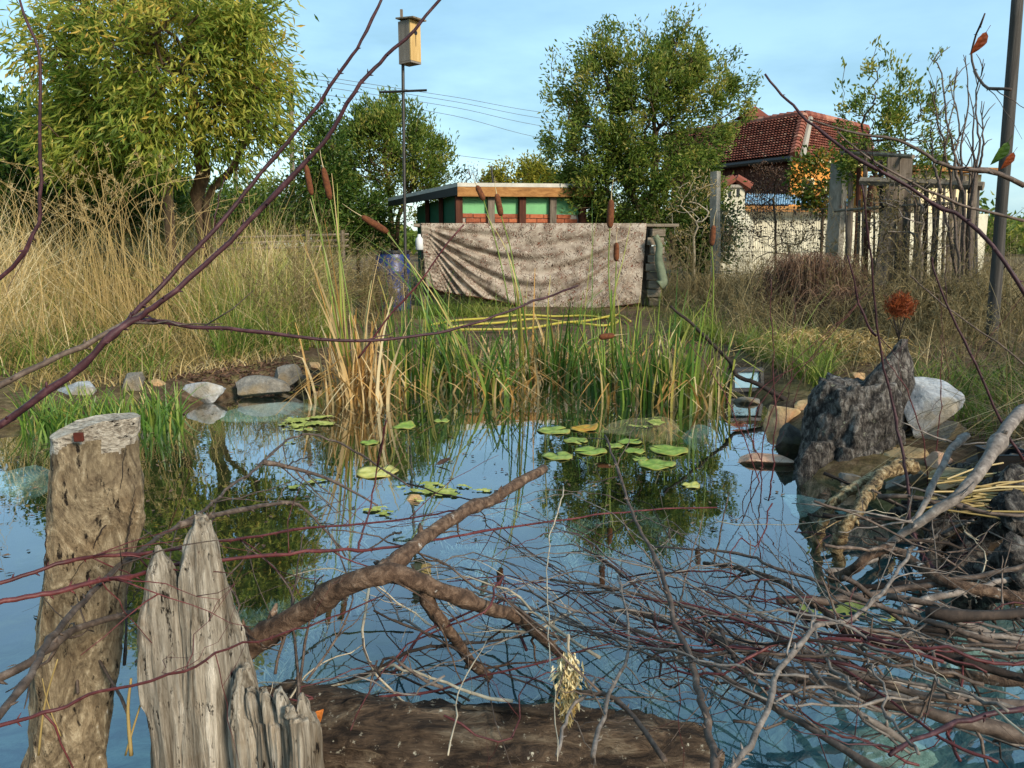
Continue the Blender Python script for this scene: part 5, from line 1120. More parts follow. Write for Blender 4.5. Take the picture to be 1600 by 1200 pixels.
rings[..., 2] = np.minimum(rings[..., 2], cap)
post = thing('wooden_post', 'broad weathered wooden post standing at far left of the pond', 'post', [cen[0, 0, 0], Y1, .2])
mb = MB(); mb.loft(rings, np.append(np.clip(.5 + nn_ * .4, 0, 1), [.5, .5]))
vq = mb.V[0]; qc = vq[mb.Q[0]].mean(1); fade = .022 + .022 * (.5 + fbm(qc, 14, 4)) + .045 * np.clip((qc[:, 0] - x0_) / (x1_ - x0_), 0, 1) ** 3
capq = zt_l + (zt_r - zt_l) * np.clip((qc[:, 0] - x0_) / (x1_ - x0_), 0, 1) ** .6
mb.QM[0] = (qc[:, 2] > capq - fade).astype(int); mb.TM[0] = np.where(vq[mb.T[0]].mean(1)[:, 2] > .4, 1, 0)
pbod = mb.build('post_body', [M['post'], M['postgrey']], post, smooth=True)
e = pbod.modifiers.new('edges', 'EDGE_SPLIT'); e.split_angle = R(42)
pr = P(141, 675, Y1 - .005); pr[1] = rings[-1, :, 1].min() - .006
mb = MB(); mb.box(pr, (.016, .006, .016), R(10)); mb.build('rusty_nail', plain('rust', '#4a2219', .9, .2, 0, .3, 60), post, bevel=.002)
# drying cracks
for (pts) in [[(190, 700), (176, 790), (150, 850), (120, 905)], [(100, 700), (92, 800), (88, 930)], [(205, 760), (190, 860), (172, 960)]]:
    mb = MB(); w = [P(x, y, Y1) for x, y in pts]
    w = smooth_path(w, 24); fy = []
    for p in w:
        k = np.abs(rings[..., 2] - p[2]).mean(1).argmin(); m_ = rings[k]; near = np.abs(m_[:, 0] - p[0]) + (m_[:, 1] > m_[:, 1].mean()) * 9; fy.append(m_[near.argmin(), 1])
    w[:, 1] = np.array(fy) - .0005; w[:, 0] += rng.normal(0, .001, 24); mb.tube(w, np.concatenate([np.linspace(.0004, .0014, 12), np.linspace(.0014, .0003, 12)]), 5); mb.build('drying_crack', M['twig_dark'], post)

# splintered stump: upright shards and a fan of splinters at its foot
st_ = thing('splintered_stump', 'grey splintered stump with tall pointed shards at lower left', 'stump', P(300, 1165, 1.12))
def shard(outline, Y, depth, var, seed, name='shard'):
    """outline: (y, xl, xr) rows in photo pixels from the foot to the tip"""
    r_ = np.random.default_rng(seed); o = smooth_path([np.array(r, float) for r in outline], 60); n = 64; rings = []
    for i, (y, a, b_) in enumerate(o):
        l_, q_ = P(a, y, Y), P(b_, y, Y); c = (l_ + q_) / 2; t = i / 59; q = ring(c, abs(q_[0] - l_[0]) / 2 + .001, depth * (1 - .75 * t ** 1.5), n, 2.6, R(20)); q[:, 1] += depth; rings.append(q)
    rings = np.array(rings); cen = rings.mean(1, keepdims=True); f = rings.reshape(-1, 3) + r_.uniform(0, 9, 3)
    nn_ = fbm(f * [1.0, 1.0, .06], 75, 3) * .8 + fbm(f * [1, 1, .2], 16, 3) * .9
    rings = rings + nrm((rings - cen) * [1, 1, 0]) * (nn_.reshape(rings.shape[:2]) * .0105 * np.linspace(1, .35, 60)[:, None])[..., None]
    rings[-8:, :, 2] += (nn_.reshape(rings.shape[:2])[-8:] * .012)
    mb = MB(); mb.loft(rings, np.append(np.clip(var + nn_ * .55, 0, 1), [var, var])); o = mb.build(name, M['split'], st_, smooth=True)
    e = o.modifiers.new('edges', 'EDGE_SPLIT'); e.split_angle = R(35); return o
shard([(1400, 268, 400), (1165, 268, 384), (1080, 270, 376), (1000, 268, 352), (930, 264, 334), (880, 268, 322), (850, 276, 312), (838, 282, 308), (828, 290, 300)], 1.12, .046, .55, 1)
shard([(1400, 216, 290), (1165, 220, 285), (1080, 203, 284), (1010, 200, 276), (940, 208, 266), (905, 212, 250), (880, 218, 236), (866, 222, 230)], 1.11, .042, .5, 2)
shard([(1400, 262, 300), (1165, 262, 296), (1080, 258, 292), (1000, 252, 280), (950, 250, 268), (930, 254, 262)], 1.14, .028, .4, 3)
shard([(1400, 372, 420), (1165, 352, 408), (1120, 352, 392), (1085, 358, 384), (1060, 366, 374)], 1.09, .028, .6, 4, 'splinter')
for i, (fx0, fx1, tx, ty) in enumerate([(392, 424, 386, 1090), (416, 446, 404, 1088), (438, 470, 428, 1090), (462, 496, 464, 1094), (450, 478, 446, 1120)]):
    shard([(1400, fx0 + 14, fx1 + 16), (1165, fx0, fx1), (1130, lerp(fx0, tx - 6, .5).item(), lerp(fx1, tx + 10, .5).item()), (ty + 8, tx - 4, tx + 9), (ty, tx, tx + 4)], 1.08 - .012 * i, .02, .45 + .1 * (i % 2), 10 + i, 'splinter')

# fallen log along the bottom
lg = thing('fallen_log', 'dark rotting log lying along the near edge of the pond', 'log', PZ(700, 1120, .1)); ctrl = [PZ(330, 1150, .08), PZ(480, 1142, .08), PZ(650, 1156, .08), PZ(820, 1162, .07), PZ(1000, 1168, .05), PZ(1120, 1190, .02)]
pth = smooth_path(ctrl, 60); nr = 36; rad = np.interp(np.linspace(0, 1, 60), [0, .1, .4, .8, .95, 1], [.078, .078, .07, .066, .055, .03])
tn = nrm(np.gradient(pth, axis=0)); up = np.array([0, 0, 1.]); sdv = nrm(np.cross(tn, up)); upv = np.cross(sdv, tn); an = np.linspace(0, 2 * math.pi, nr, endpoint=False)
rings = pth[:, None] + rad[:, None, None] * (np.cos(an)[None, :, None] * sdv[:, None] + np.sin(an)[None, :, None] * upv[:, None]); dirs = nrm(rings - pth[:, None])
nn_ = fbm(rings.reshape(-1, 3) * [.5, 1, 1], 16, 4) + .6 * fbm(rings.reshape(-1, 3) * [.3, 1, 1], 45, 3); rings = rings + dirs * (nn_.reshape(60, nr) * .019)[..., None]
mb = MB(); mb.loft(rings, np.append(np.clip(.5 + nn_ * .5, 0, 1), [.5, .5])); mb.build('log_body', M['log'], lg, smooth=True)
mb = MB(); w = smooth_path([PZ(720, 1105, .15), PZ(800, 1108, .155), PZ(900, 1112, .15), PZ(960, 1112, .14)], 20); mb.tube(w, np.concatenate([np.linspace(.003, .012, 10), np.linspace(.012, .004, 10)]), 7, .15, rough=.3); mb.build('loose_bark', M['log'], lg)
mb = MB(); p = PZ(490, 1128, .158); mb.bigleaf(p, [.3, -.2, .5], [0, -1, .5], .03, .022, .6); tag(mb.build('orange_leaf', plain('orange_leaf_skin', '#b5692a', .6), loc=p), 'small orange leaf on the log beside the splinters', 'leaf')

# burnt looking stump on the right shore with its tall spike
Ysp = 3.72; sc_ = PZ(1318, 748, .0); Ysp = sc_[1] + .2
sp = thing('old_stump', 'dark lichen covered stump with a tall splintered spike', 'stump', [sc_[0], Ysp, 0]); rows = [(775, 1252, 1400), (750, 1250, 1404), (720, 1256, 1408), (690, 1262, 1406), (660, 1266, 1404), (630, 1272, 1402), (608, 1280, 1396), (596, 1290, 1388)]
o = smooth_path([np.array(r, float) for r in rows], 34); rings = []; n = 90
for (y, a, b_) in o:
    l_, q_ = P(a, y, Ysp), P(b_, y, Ysp); q = ring((l_ + q_) / 2, (q_[0] - l_[0]) / 2, (q_[0] - l_[0]) / 2 * .8, n, 2.2); rings.append(q)
rings = np.array(rings); cen = rings.mean(1, keepdims=True); f = rings.reshape(-1, 3); nn_ = fbm(f * [1, 1, .4], 7, 4) + .55 * fbm(f * [1, 1, .5], 24, 4)
rings = rings + nrm((rings - cen) * [1, 1, 0]) * (nn_.reshape(rings.shape[:2]) * .032)[..., None]; rings[-4:, :, 2] += (nn_.reshape(rings.shape[:2])[-4:] * .02)
inn = rings[-1].mean(0) + (rings[-1] - rings[-1].mean(0)) * .55 - [0, 0, .015]; inn2 = rings[-1].mean(0) + (rings[-1] - rings[-1].mean(0)) * .25 - [0, 0, .05]
rings = np.concatenate([rings, inn[None], inn2[None]]); va = np.clip(.5 + np.append(nn_, np.zeros(2 * n)) * .4, 0, 1)
mb = MB(); mb.loft(rings, np.append(va, [.5, .2])); body = mb.build('stump_body', M['stump'], sp, smooth=True)
for (rows, dy, vv_) in [([(760, 1370, 1415), (690, 1368, 1420), (640, 1366, 1424), (600, 1368, 1424), (565, 1384, 1422), (545, 1398, 1420), (530, 1408, 1418)], .12, .5), ([(640, 1340, 1380), (600, 1352, 1398), (570, 1372, 1408), (548, 1394, 1412), (535, 1404, 1412)], .04, .4),
                        ([(770, 1240, 1290), (740, 1242, 1296), (710, 1256, 1300), (690, 1268, 1296)], -.12, .35), ([(775, 1380, 1430), (740, 1384, 1424), (700, 1390, 1416), (670, 1396, 1410)], -.06, .5), ([(778, 1290, 1350), (755, 1296, 1352), (725, 1306, 1346), (700, 1316, 1336)], -.16, .4)]:
    o = smooth_path([np.array(r, float) for r in rows], 24); rings = []
    for i, (y, a, b_) in enumerate(o):
        l_, q_ = P(a, y, Ysp + dy), P(b_, y, Ysp + dy); q = ring((l_ + q_) / 2, (q_[0] - l_[0]) / 2, max(.03 * (1 - i / 30), .008) + (q_[0] - l_[0]) * .2, 22, 2.2); rings.append(q)
    rings = np.array(rings); cen = rings.mean(1, keepdims=True); f = rings.reshape(-1, 3); nn_ = fbm(f * [1, 1, .25], 18, 4); rings = rings + nrm((rings - cen) * [1, 1, 0]) * (nn_.reshape(rings.shape[:2]) * .018)[..., None]
    mb = MB(); mb.loft(rings, np.append(np.clip(vv_ + nn_ * .4, 0, 1), [.5, .5])); mb.build('spike' if rows[-1][0] < 600 else 'root_flare', M['stump'], sp, smooth=True)

# root plate at the right edge: thick dark roots
rt = thing('root_mass', 'tangled dark root mass at the right edge of the pond', 'roots', PZ(1520, 880, .1))
for (pts, w) in [([(1600, 760), (1530, 770), (1480, 800), (1460, 850), (1450, 900)], 60), ([(1600, 800), (1540, 830), (1500, 880), (1490, 930)], 66), ([(1600, 860), (1540, 890), (1500, 930), (1505, 960)], 54), ([(1600, 730), (1520, 735), (1450, 745), (1400, 770)], 40),
                 ([(1600, 900), (1550, 930), (1525, 955)], 50), ([(1480, 790), (1440, 790), (1400, 800), (1370, 815)], 22), ([(1590, 700), (1560, 760), (1530, 850), (1510, 940)], 36)]:
    zz = np.linspace(.24, -.05, len(pts)); w3 = smooth_path([PZ(x, y, z) for (x, y), z in zip(pts, zz)], 44); mb = MB(); r0 = w * w3[0][1] / FPX / 2
    mb.tube(w3, r0 * np.linspace(.9, .45, 44) * (1 + .25 * np.sin(np.linspace(0, 12, 44) + rng.uniform(0, 6))), 18, float(rng.uniform(.1, .45)), rough=.26); mb.build('root', M['stump'], rt, smooth=True)
pt_ = P(1572, 705, 2.6); mb = MB(); mb.loft([[[pt_[0] + sx * w, pt_[1] + sy * w, z] for sx, sy in ((-1, -1), (1, -1), (1, 1), (-1, 1))] for w, z in ((.05, pt_[2] - .1), (.065, pt_[2]), (.07, pt_[2] + .004), (.06, pt_[2] + .004), (.045, pt_[2] - .09))]); tag(mb.build('plant_pot', M['black'], loc=pt_), 'square black plastic pot at the right edge', 'pot')
# dry stalks beside it
mb = MB()
for _ in range(70):
    a = PZ(rng.uniform(1440, 1590), rng.uniform(740, 800), rng.uniform(.16, .26)); d = np.array([rng.uniform(.15, .4), rng.normal(0, .06), rng.normal(0, .03)]); mb.tube([a, a + d * .5 + [0, 0, .01], a + d], .003, 4, float(rng.uniform(.2, .9)))
tag(mb.build('dry_stalks', M['straw'], loc=PZ(1500, 770, .2)), 'dry straw stalks lying on the roots at right', 'dry stalks', kind='stuff')

# ================================================================== branches
def tw_path(p, n, wob):
    p = smooth_path(p, n); k = np.cumsum(rng.normal(size=(n, 3)), 0); k -= np.linspace(0, 1, n)[:, None] * k[-1]; return p + k * wob
def branch(pts3, r0, r1, mat, name='branch', twigs=6, tl=(.08, .3), wob=.0025, sides=7, side_bias=None, knots=True, rough=.05):
    Lp = np.sum(np.linalg.norm(np.diff(np.asarray(pts3), axis=0), axis=1)); n = int(np.clip(Lp / (.012 if rough > .1 else .03), 12, 90)); p = tw_path(pts3, n, wob); rad = np.linspace(r0, r1, n)
    if knots:
        for k in range(int(n / 6)): i = int(rng.integers(1, n - 1)); rad[i] *= rng.uniform(1.12, 1.35)
    mb = MB(); mb.tube(p, rad, sides, np.clip(.5 + np.repeat(rng.normal(0, .15, n), sides).tolist() + [0, 0], 0, 1) if False else float(rng.uniform(.3, .75)), rough=rough)
    t = nrm(np.gradient(p, axis=0))
    for _ in range(int(Lp / .05) if r0 < .012 else 4):                    # buds and spur stubs
        i = int(rng.integers(1, n - 1)); d = nrm(t[i] * .7 + nrm(np.cross(t[i], rng.normal(size=3)))); b0 = p[i] + d * rad[i] * .6; L_ = rad[i] * 1.2 + .003; mb.tube([b0, b0 + d * L_ * .6, b0 + d * L_ * 1.2], [rad[i] * .45, rad[i] * .4, rad[i] * .1], 4, float(rng.uniform(.2, .9)))
    for _ in range(twigs):
        i = int(rng.integers(int(n * .2), n - 1)); d = nrm(t[i] * rng.uniform(.5, 1.1) + rng.normal(size=3) * .6 + (side_bias if side_bias is not None else 0)); L_ = rng.uniform(*tl); q = p[i]; m = 8
        s_ = np.linspace(0, 1, m)[:, None]; cv = rng.normal(size=3) * L_ * .15; w = q + d * L_ * s_ + cv * s_ ** 2 + rng.normal(size=(m, 3)) * .002; w[0] = q
        w[:, 2] = np.maximum(w[:, 2], .004)
        rt_ = min(rad[i] * .6, .004) * rng.uniform(.5, 1); mb.tube(w, np.linspace(rt_, rt_ * .35, m), 4, float(rng.uniform(.2, .9)))
        if rng.uniform() < .5:
            j = int(rng.integers(2, m - 1)); d2 = nrm(d + rng.normal(size=3) * .8); mb.tube([w[j], w[j] + d2 * L_ * .25, w[j] + d2 * L_ * .45 + [0, 0, .01]], [rt_ * .6, rt_ * .5, rt_ * .25], 3, .4)
    return mb, p
def traced(pts, w0, w1, mat, label, twigs=6, name='branch', Y=None, group='loose branches over the pond', tl=(.06, .25), forks=(), wob=.002, sides=8, rough=.05):
    def conv(ps): return [P(x, y, z) if Y else PZ(x, y, z) for x, y, z in ps]      # third number: depth if Y else height
    p3 = conv(pts); ra, rb = .8 * w0 * p3[0][1] / FPX / 2, .8 * w1 * p3[-1][1] / FPX / 2
    mb, p = branch(p3, ra, rb, mat, twigs=twigs, tl=tl, wob=wob, sides=sides, rough=rough)
    for (fp, f0, f1) in forks:
        q = conv(fp); q[0] = p[np.linalg.norm(p - q[0], axis=1).argmin()]; m2, _ = branch(q, f0 * q[0][1] / FPX / 2, f1 * q[-1][1] / FPX / 2, mat, twigs=max(1, twigs // 2), tl=tl, wob=wob)
        for v, T_, Q_, A_ in ((np.vstack(m2.V), m2.T, m2.Q, np.concatenate(m2.A)),): mb.add(v, np.vstack(T_) if T_ else None, np.vstack(Q_), A_)
    return tag(mb.build(name, M[mat], loc=p3[0], smooth=True), label, 'branch', group)
# heavy fallen branch arching over the water
traced([(330, 1075, .12), (372, 1030, .18), (430, 985, .25), (500, 940, .32), (560, 905, .38), (612, 893, .4), (660, 905, .38), (700, 925, .34), (760, 945, .28), (815, 962, .2), (855, 1000, .1), (885, 1030, .0)], 56, 17, 'bark_branch',
       'thick arched brown branch with pale bark patches over the near water', 6, 'thick_branch', forks=[([(660, 905, .38), (672, 945, .32), (700, 982, .24), (735, 1030, .12), (765, 1056, .05)], 26, 15), ([(600, 894, .4), (625, 872, .4), (680, 835, .4), (745, 790, .39), (800, 757, .38), (850, 732, .37)], 30, 15),
        ([(395, 1010, .22), (378, 985, .28), (372, 972, .3)], 20, 10)], sides=14, wob=.0025)
tag(traced([(-60, 1190, .5), (42, 1068, .5), (84, 998, .5), (159, 919, .48), (224, 863, .45), (289, 825, .42), (364, 765, .4), (411, 732, .38), (453, 695, .37), (495, 686, .36), (560, 709, .32), (640, 760, .25)], 20, 4, 'twig_brown', 'long brown branch rising from lower left across both posts', 10,
       forks=[([(411, 732, .38), (457, 731, .36), (513, 748, .33), (590, 790, .27)], 9, 3), ([(299, 825, .42), (355, 800, .38), (448, 786, .33), (495, 816, .28), (540, 870, .2)], 11, 3)]))
traced([(-90, 1100, .42), (28, 1045, .42), (84, 1010, .42), (140, 975, .4), (210, 955, .36)], 22, 12, 'twig_brown', 'short thick brown branch behind the splintered stump', 3)
traced([(-120, 935, .5), (20, 906, .5), (120, 885, .5), (210, 872, .48), (327, 856, .45), (420, 837, .42), (572, 820, .36), (704, 800, .3), (790, 782, .26)], 10, 3, 'twig_red', 'upper of two long red stems crossing the left post', 8)
traced([(-120, 975, .52), (20, 940, .52), (110, 916, .52), (205, 899, .5), (327, 876, .47), (500, 864, .42), (624, 850, .38), (688, 836, .36), (832, 816, .3), (983, 798, .24), (1120, 793, .18)], 13, 3, 'twig_red', 'lower thicker red stem crossing the left post towards the right', 10)
traced([(-120, 1150, .6), (15, 1122, .6), (90, 1106, .6), (163, 1091, .58), (280, 1059, .55), (355, 1021, .5), (443, 993, .44), (513, 965, .38), (600, 930, .3)], 8, 3, 'twig_red', 'lowest red stem running across the splintered stump', 6)
traced([(476, 1086, .06), (568, 1056, .1), (640, 1016, .16), (704, 1006, .16), (784, 1000, .14), (860, 985, .12)], 10, 4, 'twig_dark', 'dark thin branch low over the water behind the log', 6)
traced([(560, 1090, .12), (680, 1078, .14), (776, 1056, .18), (872, 1028, .22), (960, 1005, .24)], 6, 3, 'twig_red', 'thin red stem just above the log', 5)
traced([(1122, 1215, .36), (1113, 1165, .36), (1098, 1103, .36), (1075, 1046, .36), (1052, 973, .37), (1040, 915, .38), (1013, 850, .4), (983, 793, .42), (963, 720, .46), (945, 680, .48)], 22, 4, 'twig_brown', 'upright red brown stem rising from the bottom edge', 8)
traced([(1130, 1215, .42), (1155, 1166, .42), (1193, 1096, .42), (1216, 1027, .42), (1266, 973, .4), (1328, 961, .36), (1374, 923, .34), (1404, 877, .34), (1420, 862, .34)], 16, 7, 'twig_grey', 'crooked pinkish grey branch bending from the bottom edge to the right', 6)
traced([(1400, 1215, .3), (1316, 1165, .3), (1205, 1096, .3), (1128, 1050, .3), (1075, 1011, .3), (1010, 985, .28), (952, 969, .26)], 19, 6, 'twig_brown', 'straight grey brown branch slanting up from bottom right', 8)
traced([(1040, 1185, .3), (1000, 1125, .3), (960, 1085, .3), (930, 1078, .3), (900, 1080, .28)], 13, 8, 'twig_brown', 'short curved branch lying over the log', 3)
traced([(1680, 1175, .12), (1569, 1148, .14), (1452, 1117, .17), (1335, 1081, .19), (1245, 1058, .2), (1160, 1020, .2), (1060, 980, .18), (960, 950, .16)], 34, 9, 'twig_brown', 'thickest dark branch under the lower right brush', 10)
traced([(1680, 1120, .2), (1569, 1100, .22), (1460, 1085, .24), (1340, 1050, .25), (1230, 1000, .26), (1120, 960, .26), (980, 925, .25), (860, 905, .22)], 22, 5, 'twig_brown', 'long brown branch on top of the lower right brush', 12)
traced([(1680, 1075, .14), (1569, 1063, .15), (1488, 1054, .16), (1407, 1027, .17), (1317, 973, .18), (1245, 919, .18), (1180, 895, .15), (1100, 880, .08)], 26, 8, 'bark_branch', 'thick grey branch with side shoots crossing the right water', 10)
traced([(1680, 1030, .22), (1569, 1009, .23), (1488, 982, .24), (1380, 950, .25), (1290, 914, .26), (1200, 883, .26), (1159, 866, .25), (1013, 854, .2)], 15, 4, 'twig_brown', 'long dark stem above the thick grey branch', 8)
traced([(1680, 950, .2), (1569, 928, .22), (1479, 910, .24), (1398, 865, .25), (1362, 869, .24), (1335, 892, .2), (1300, 905, .1)], 26, 18, 'bark_branch', 'bent grey brown limb resting on the root mass', 4)
traced([(1560, 905, .1), (1470, 912, .1), (1344, 917, .08)], 18, 12, 'twig_dark', 'short dark stick lying just above the water at right', 2)
traced([(1600, 640, .5), (1560, 690, .46), (1515, 752, .4), (1470, 797, .34), (1407, 838, .26), (1360, 870, .2)], 26, 12, 'twig_grey', 'stout pale grey branch slanting down from the right edge', 4)
traced([(1510, 680, .42), (1483, 707, .4), (1443, 784, .32), (1402, 842, .24)], 16, 9, 'twig_grey', 'second pale grey branch left of the stout one', 3)
traced([(1405, 722, .2), (1371, 740, .2), (1335, 761, .19), (1299, 793, .15), (1283, 838, .04), (1280, 860, -.04)], 20, 15, 'lichen', 'peeling pale lichened branch dipping into the water at left of its twin', 2, sides=18, rough=.12)
traced([(1430, 730, .22), (1384, 739, .22), (1353, 779, .2), (1330, 815, .16), (1315, 856, .06), (1317, 900, -.06)], 26, 20, 'lichen', 'thicker peeling pale branch dipping into the water', 2, sides=22, rough=.12)
traced([(1560, 1190, .3), (1480, 1160, .3), (1420, 1120, .3), (1330, 1060, .3), (1240, 1010, .3), (1100, 955, .3), (960, 930, .28)], 8, 3, 'twig_red', 'red stem low along the lower right brush', 8)
traced([(1600, 1105, .36), (1540, 1110, .36), (1480, 1125, .36), (1420, 1160, .36), (1390, 1180, .36)], 12, 9, 'twig_wine', 'short wine red stem at the lower right corner', 2)
traced([(1640, 1175, .4), (1510, 1080, .38), (1400, 1040, .35), (1300, 990, .32), (1160, 950, .3)], 6, 3, 'twig_pale', 'pale bleached stick on top of the right brush', 4)
traced([(1048, 478, 4.9), (1085, 512, 4.9), (1138, 564, 4.85), (1152, 589, 4.8), (1194, 606, 4.7), (1253, 641, 4.6)], 5, 11, 'twig_dark', 'dark forked branch leaning across the flood lamp', 5, Y=True, group=None)
# stems rising in front of the lens
traced([(-90, 725, 1.33), (20, 650, 1.35), (115, 574, 1.38), (168, 522, 1.4), (210, 494, 1.42), (245, 473, 1.42), (315, 410, 1.45), (392, 340, 1.48), (498, 226, 1.5), (547, 163, 1.5), (582, 118, 1.5), (610, 83, 1.5), (659, 34, 1.5), (730, -60, 1.5)], 15, 5, 'twig_wine',
       'long dark red forked branch rising from left edge to the birdhouse', 0, Y=True, group=None,
       forks=[([(189, 504, 1.41), (252, 445, 1.5), (346, 340, 1.55), (400, 275, 1.58), (470, 198, 1.6), (533, 114, 1.6), (568, 62, 1.6), (600, -10, 1.6)], 8, 4), ([(210, 494, 1.42), (262, 499, 1.5), (350, 513, 1.6), (444, 524, 1.7), (560, 527, 1.8), (680, 522, 1.9), (760, 498, 1.95), (840, 466, 2.0), (904, 446, 2.0)], 8, 3)])
traced([(-100, 660, 1.28), (-10, 612, 1.3), (33, 588, 1.32), (87, 560, 1.36), (140, 538, 1.4), (175, 518, 1.42), (225, 488, 1.44)], 13, 9, 'twig_brown', 'brown branch running beside the fork at the left edge', 1, Y=True, group=None)
traced([(25, -30, 1.3), (45, 31, 1.3), (65, 77, 1.3), (70, 122, 1.3), (68, 245, 1.3), (66, 315, 1.3), (60, 353, 1.3), (28, 402, 1.3), (-40, 470, 1.3), (-90, 540, 1.3)], 4, 9, 'twig_wine', 'arching dark stem along the left edge against the peach tree', 1, Y=True, group=None)
traced([(1196, 114, 1.9), (1222, 151, 1.9), (1250, 182, 1.88), (1292, 217, 1.85), (1341, 251, 1.82), (1411, 291, 1.8), (1467, 329, 1.78), (1523, 364, 1.75), (1590, 440, 1.7), (1640, 520, 1.7)], 4, 9, 'twig_wine', 'arching stem with tip before the blue sky right of the tree', 2, Y=True, group=None)
traced([(1264, 189, 2.0), (1337, 212, 2.0), (1397, 221, 2.0), (1442, 245, 2.0), (1481, 263, 2.0), (1537, 266, 2.0), (1600, 290, 2.0)], 3, 10, 'twig_brown', 'wavy stem crossing in front of the tiled roof', 2, Y=True, group=None)
traced([(1306, 207, 1.95), (1355, 249, 1.95), (1411, 280, 1.95), (1477, 312, 1.95), (1530, 329, 1.95), (1600, 345, 1.95)], 3, 6, 'twig_brown', 'thin straight stem between the two arching stems at right', 1, Y=True, group=None)
traced([(1540, 20, 2.6), (1515, 80, 2.7), (1535, 130, 2.6), (1580, 140, 2.5)], 3, 6, 'twig_brown', 'crooked twig high at the right edge beside the pole', 2, Y=True, group=None)
traced([(1345, 290, 2.2), (1357, 400, 2.25), (1372, 550, 2.3), (1393, 645, 2.3), (1411, 730, 2.25), (1416, 811, 2.2), (1443, 874, 2.1), (1475, 905, 2.0)], 3, 10, 'twig_wine', 'upright dark red stem in front of the old stump', 4, Y=True, group=None)
traced([(1323, 400, 2.25), (1344, 480, 2.28), (1369, 525, 2.3)], 3, 5, 'twig_wine', 'short red side shoot joining the upright red stem', 1, Y=True, group=None)
traced([(1455, 400, 2.2), (1463, 421, 2.2), (1495, 501, 2.2), (1530, 578, 2.2), (1568, 669, 2.2), (1600, 720, 2.2)], 3, 6, 'twig_wine', 'thin dark stem slanting down at the right edge', 2, Y=True, group=None)
traced([(1420, 430, 2.3), (1435, 445, 2.3), (1490, 490, 2.3), (1572, 550, 2.3), (1620, 590, 2.3)], 2, 4, 'twig_brown', 'finest stem crossing the slanting one at right', 1, Y=True, group=None)
traced([(760, 1000, .3), (720, 1080, .3), (700, 1180, .3)], 2, 4, 'twig_pale', 'thin pale twig hanging in front of the log', 1, group=None)
traced([(725, 352, 2.2), (664, 430, 2.2), (610, 500, 2.2), (560, 560, 2.2)], 3, 4, 'twig_red', 'thin red twig in front of the left half of the cloth', 1, Y=True, group=None)
traced([(590, 730, .4), (600, 560 + 100, .55), (575, 780, .3), (560, 860, .3)], 2, 5, 'twig_red', 'thin red twig standing up beside the yellow lily pad', 1, group=None)
traced([(930, 1180, .3), (960, 1080, .3), (985, 985, .3), (965, 900, .32)], 12, 4, 'twig_grey', 'grey upright twig behind the catkin', 4)
traced([(870, 1180, .28), (890, 1120, .28), (930, 1060, .28)], 9, 6, 'twig_grey', 'short grey upright twig on the log', 1)
traced([(870, 1190, .3), (860, 870, .3), (880, 760, .35)], 2, 3, 'twig_pale', 'thin pale upright straw through the brush', 1, group=None)
# the brush: many thin stems swept towards the left from a bundle at lower right
for i in range(42):
    z0, z1 = rng.uniform(.06, .42), rng.uniform(.02, .3); sy = rng.normal(1095, 45); ex = rng.uniform(500, 1150); k = (1400 - ex) / 900
    ey = rng.normal(915 - 60 * (k - .3), 60); ey = float(np.clip(ey, 770, 1120)); sx = rng.uniform(1150, 1750); sy = float(np.clip(sy + (sx - 1450) * .12 + rng.normal(0, 40), 900, 1200))
    mx_, my_ = (sx * .45 + ex * .55), (sy * .45 + ey * .55) + rng.normal(5, 30)
    pts = [PZ(sx, sy, z0), PZ(sx * .7 + ex * .3, sy * .7 + ey * .3 + rng.normal(0, 14), z0 * .8 + z1 * .2 + .04), PZ(mx_, my_, (z0 + z1) / 2 + .03), PZ(ex * .8 + sx * .2, ey + rng.normal(0, 12), z1 + .02), PZ(ex, ey + rng.normal(0, 20), z1)]
    mt = ['twig_grey', 'twig_red', 'twig_brown', 'twig_grey', 'twig_dark', 'twig_grey'][i % 6]; r0 = rng.choice([.0022, .003, .004, .006], p=[.5, .32, .13, .05])
    mb, p = branch(pts, r0, r0 * .35, mt, twigs=int(rng.integers(2, 8)), tl=(.05, .26), wob=.004, sides=5)
    cn = {'twig_brown': 'brown', 'twig_red': 'dark red', 'twig_grey': 'grey', 'twig_dark': 'blackish', 'twig_pale': 'pale', 'twig_wine': 'wine red'}[mt]
    zn = 'beside the arched branch' if ex < 640 else 'over the open near water' if ex < 800 else 'near the pale tassel' if ex < 960 else 'by the upright stem'
    tag(mb.build('brush_twig', M[mt], loc=pts[0], smooth=True), ('thick ' if r0 > .0035 else 'thin ' if r0 > .0025 else 'very thin ') + cn + ' twig in the brush pile with tip ' + zn, 'twig', 'twigs of the brush pile')
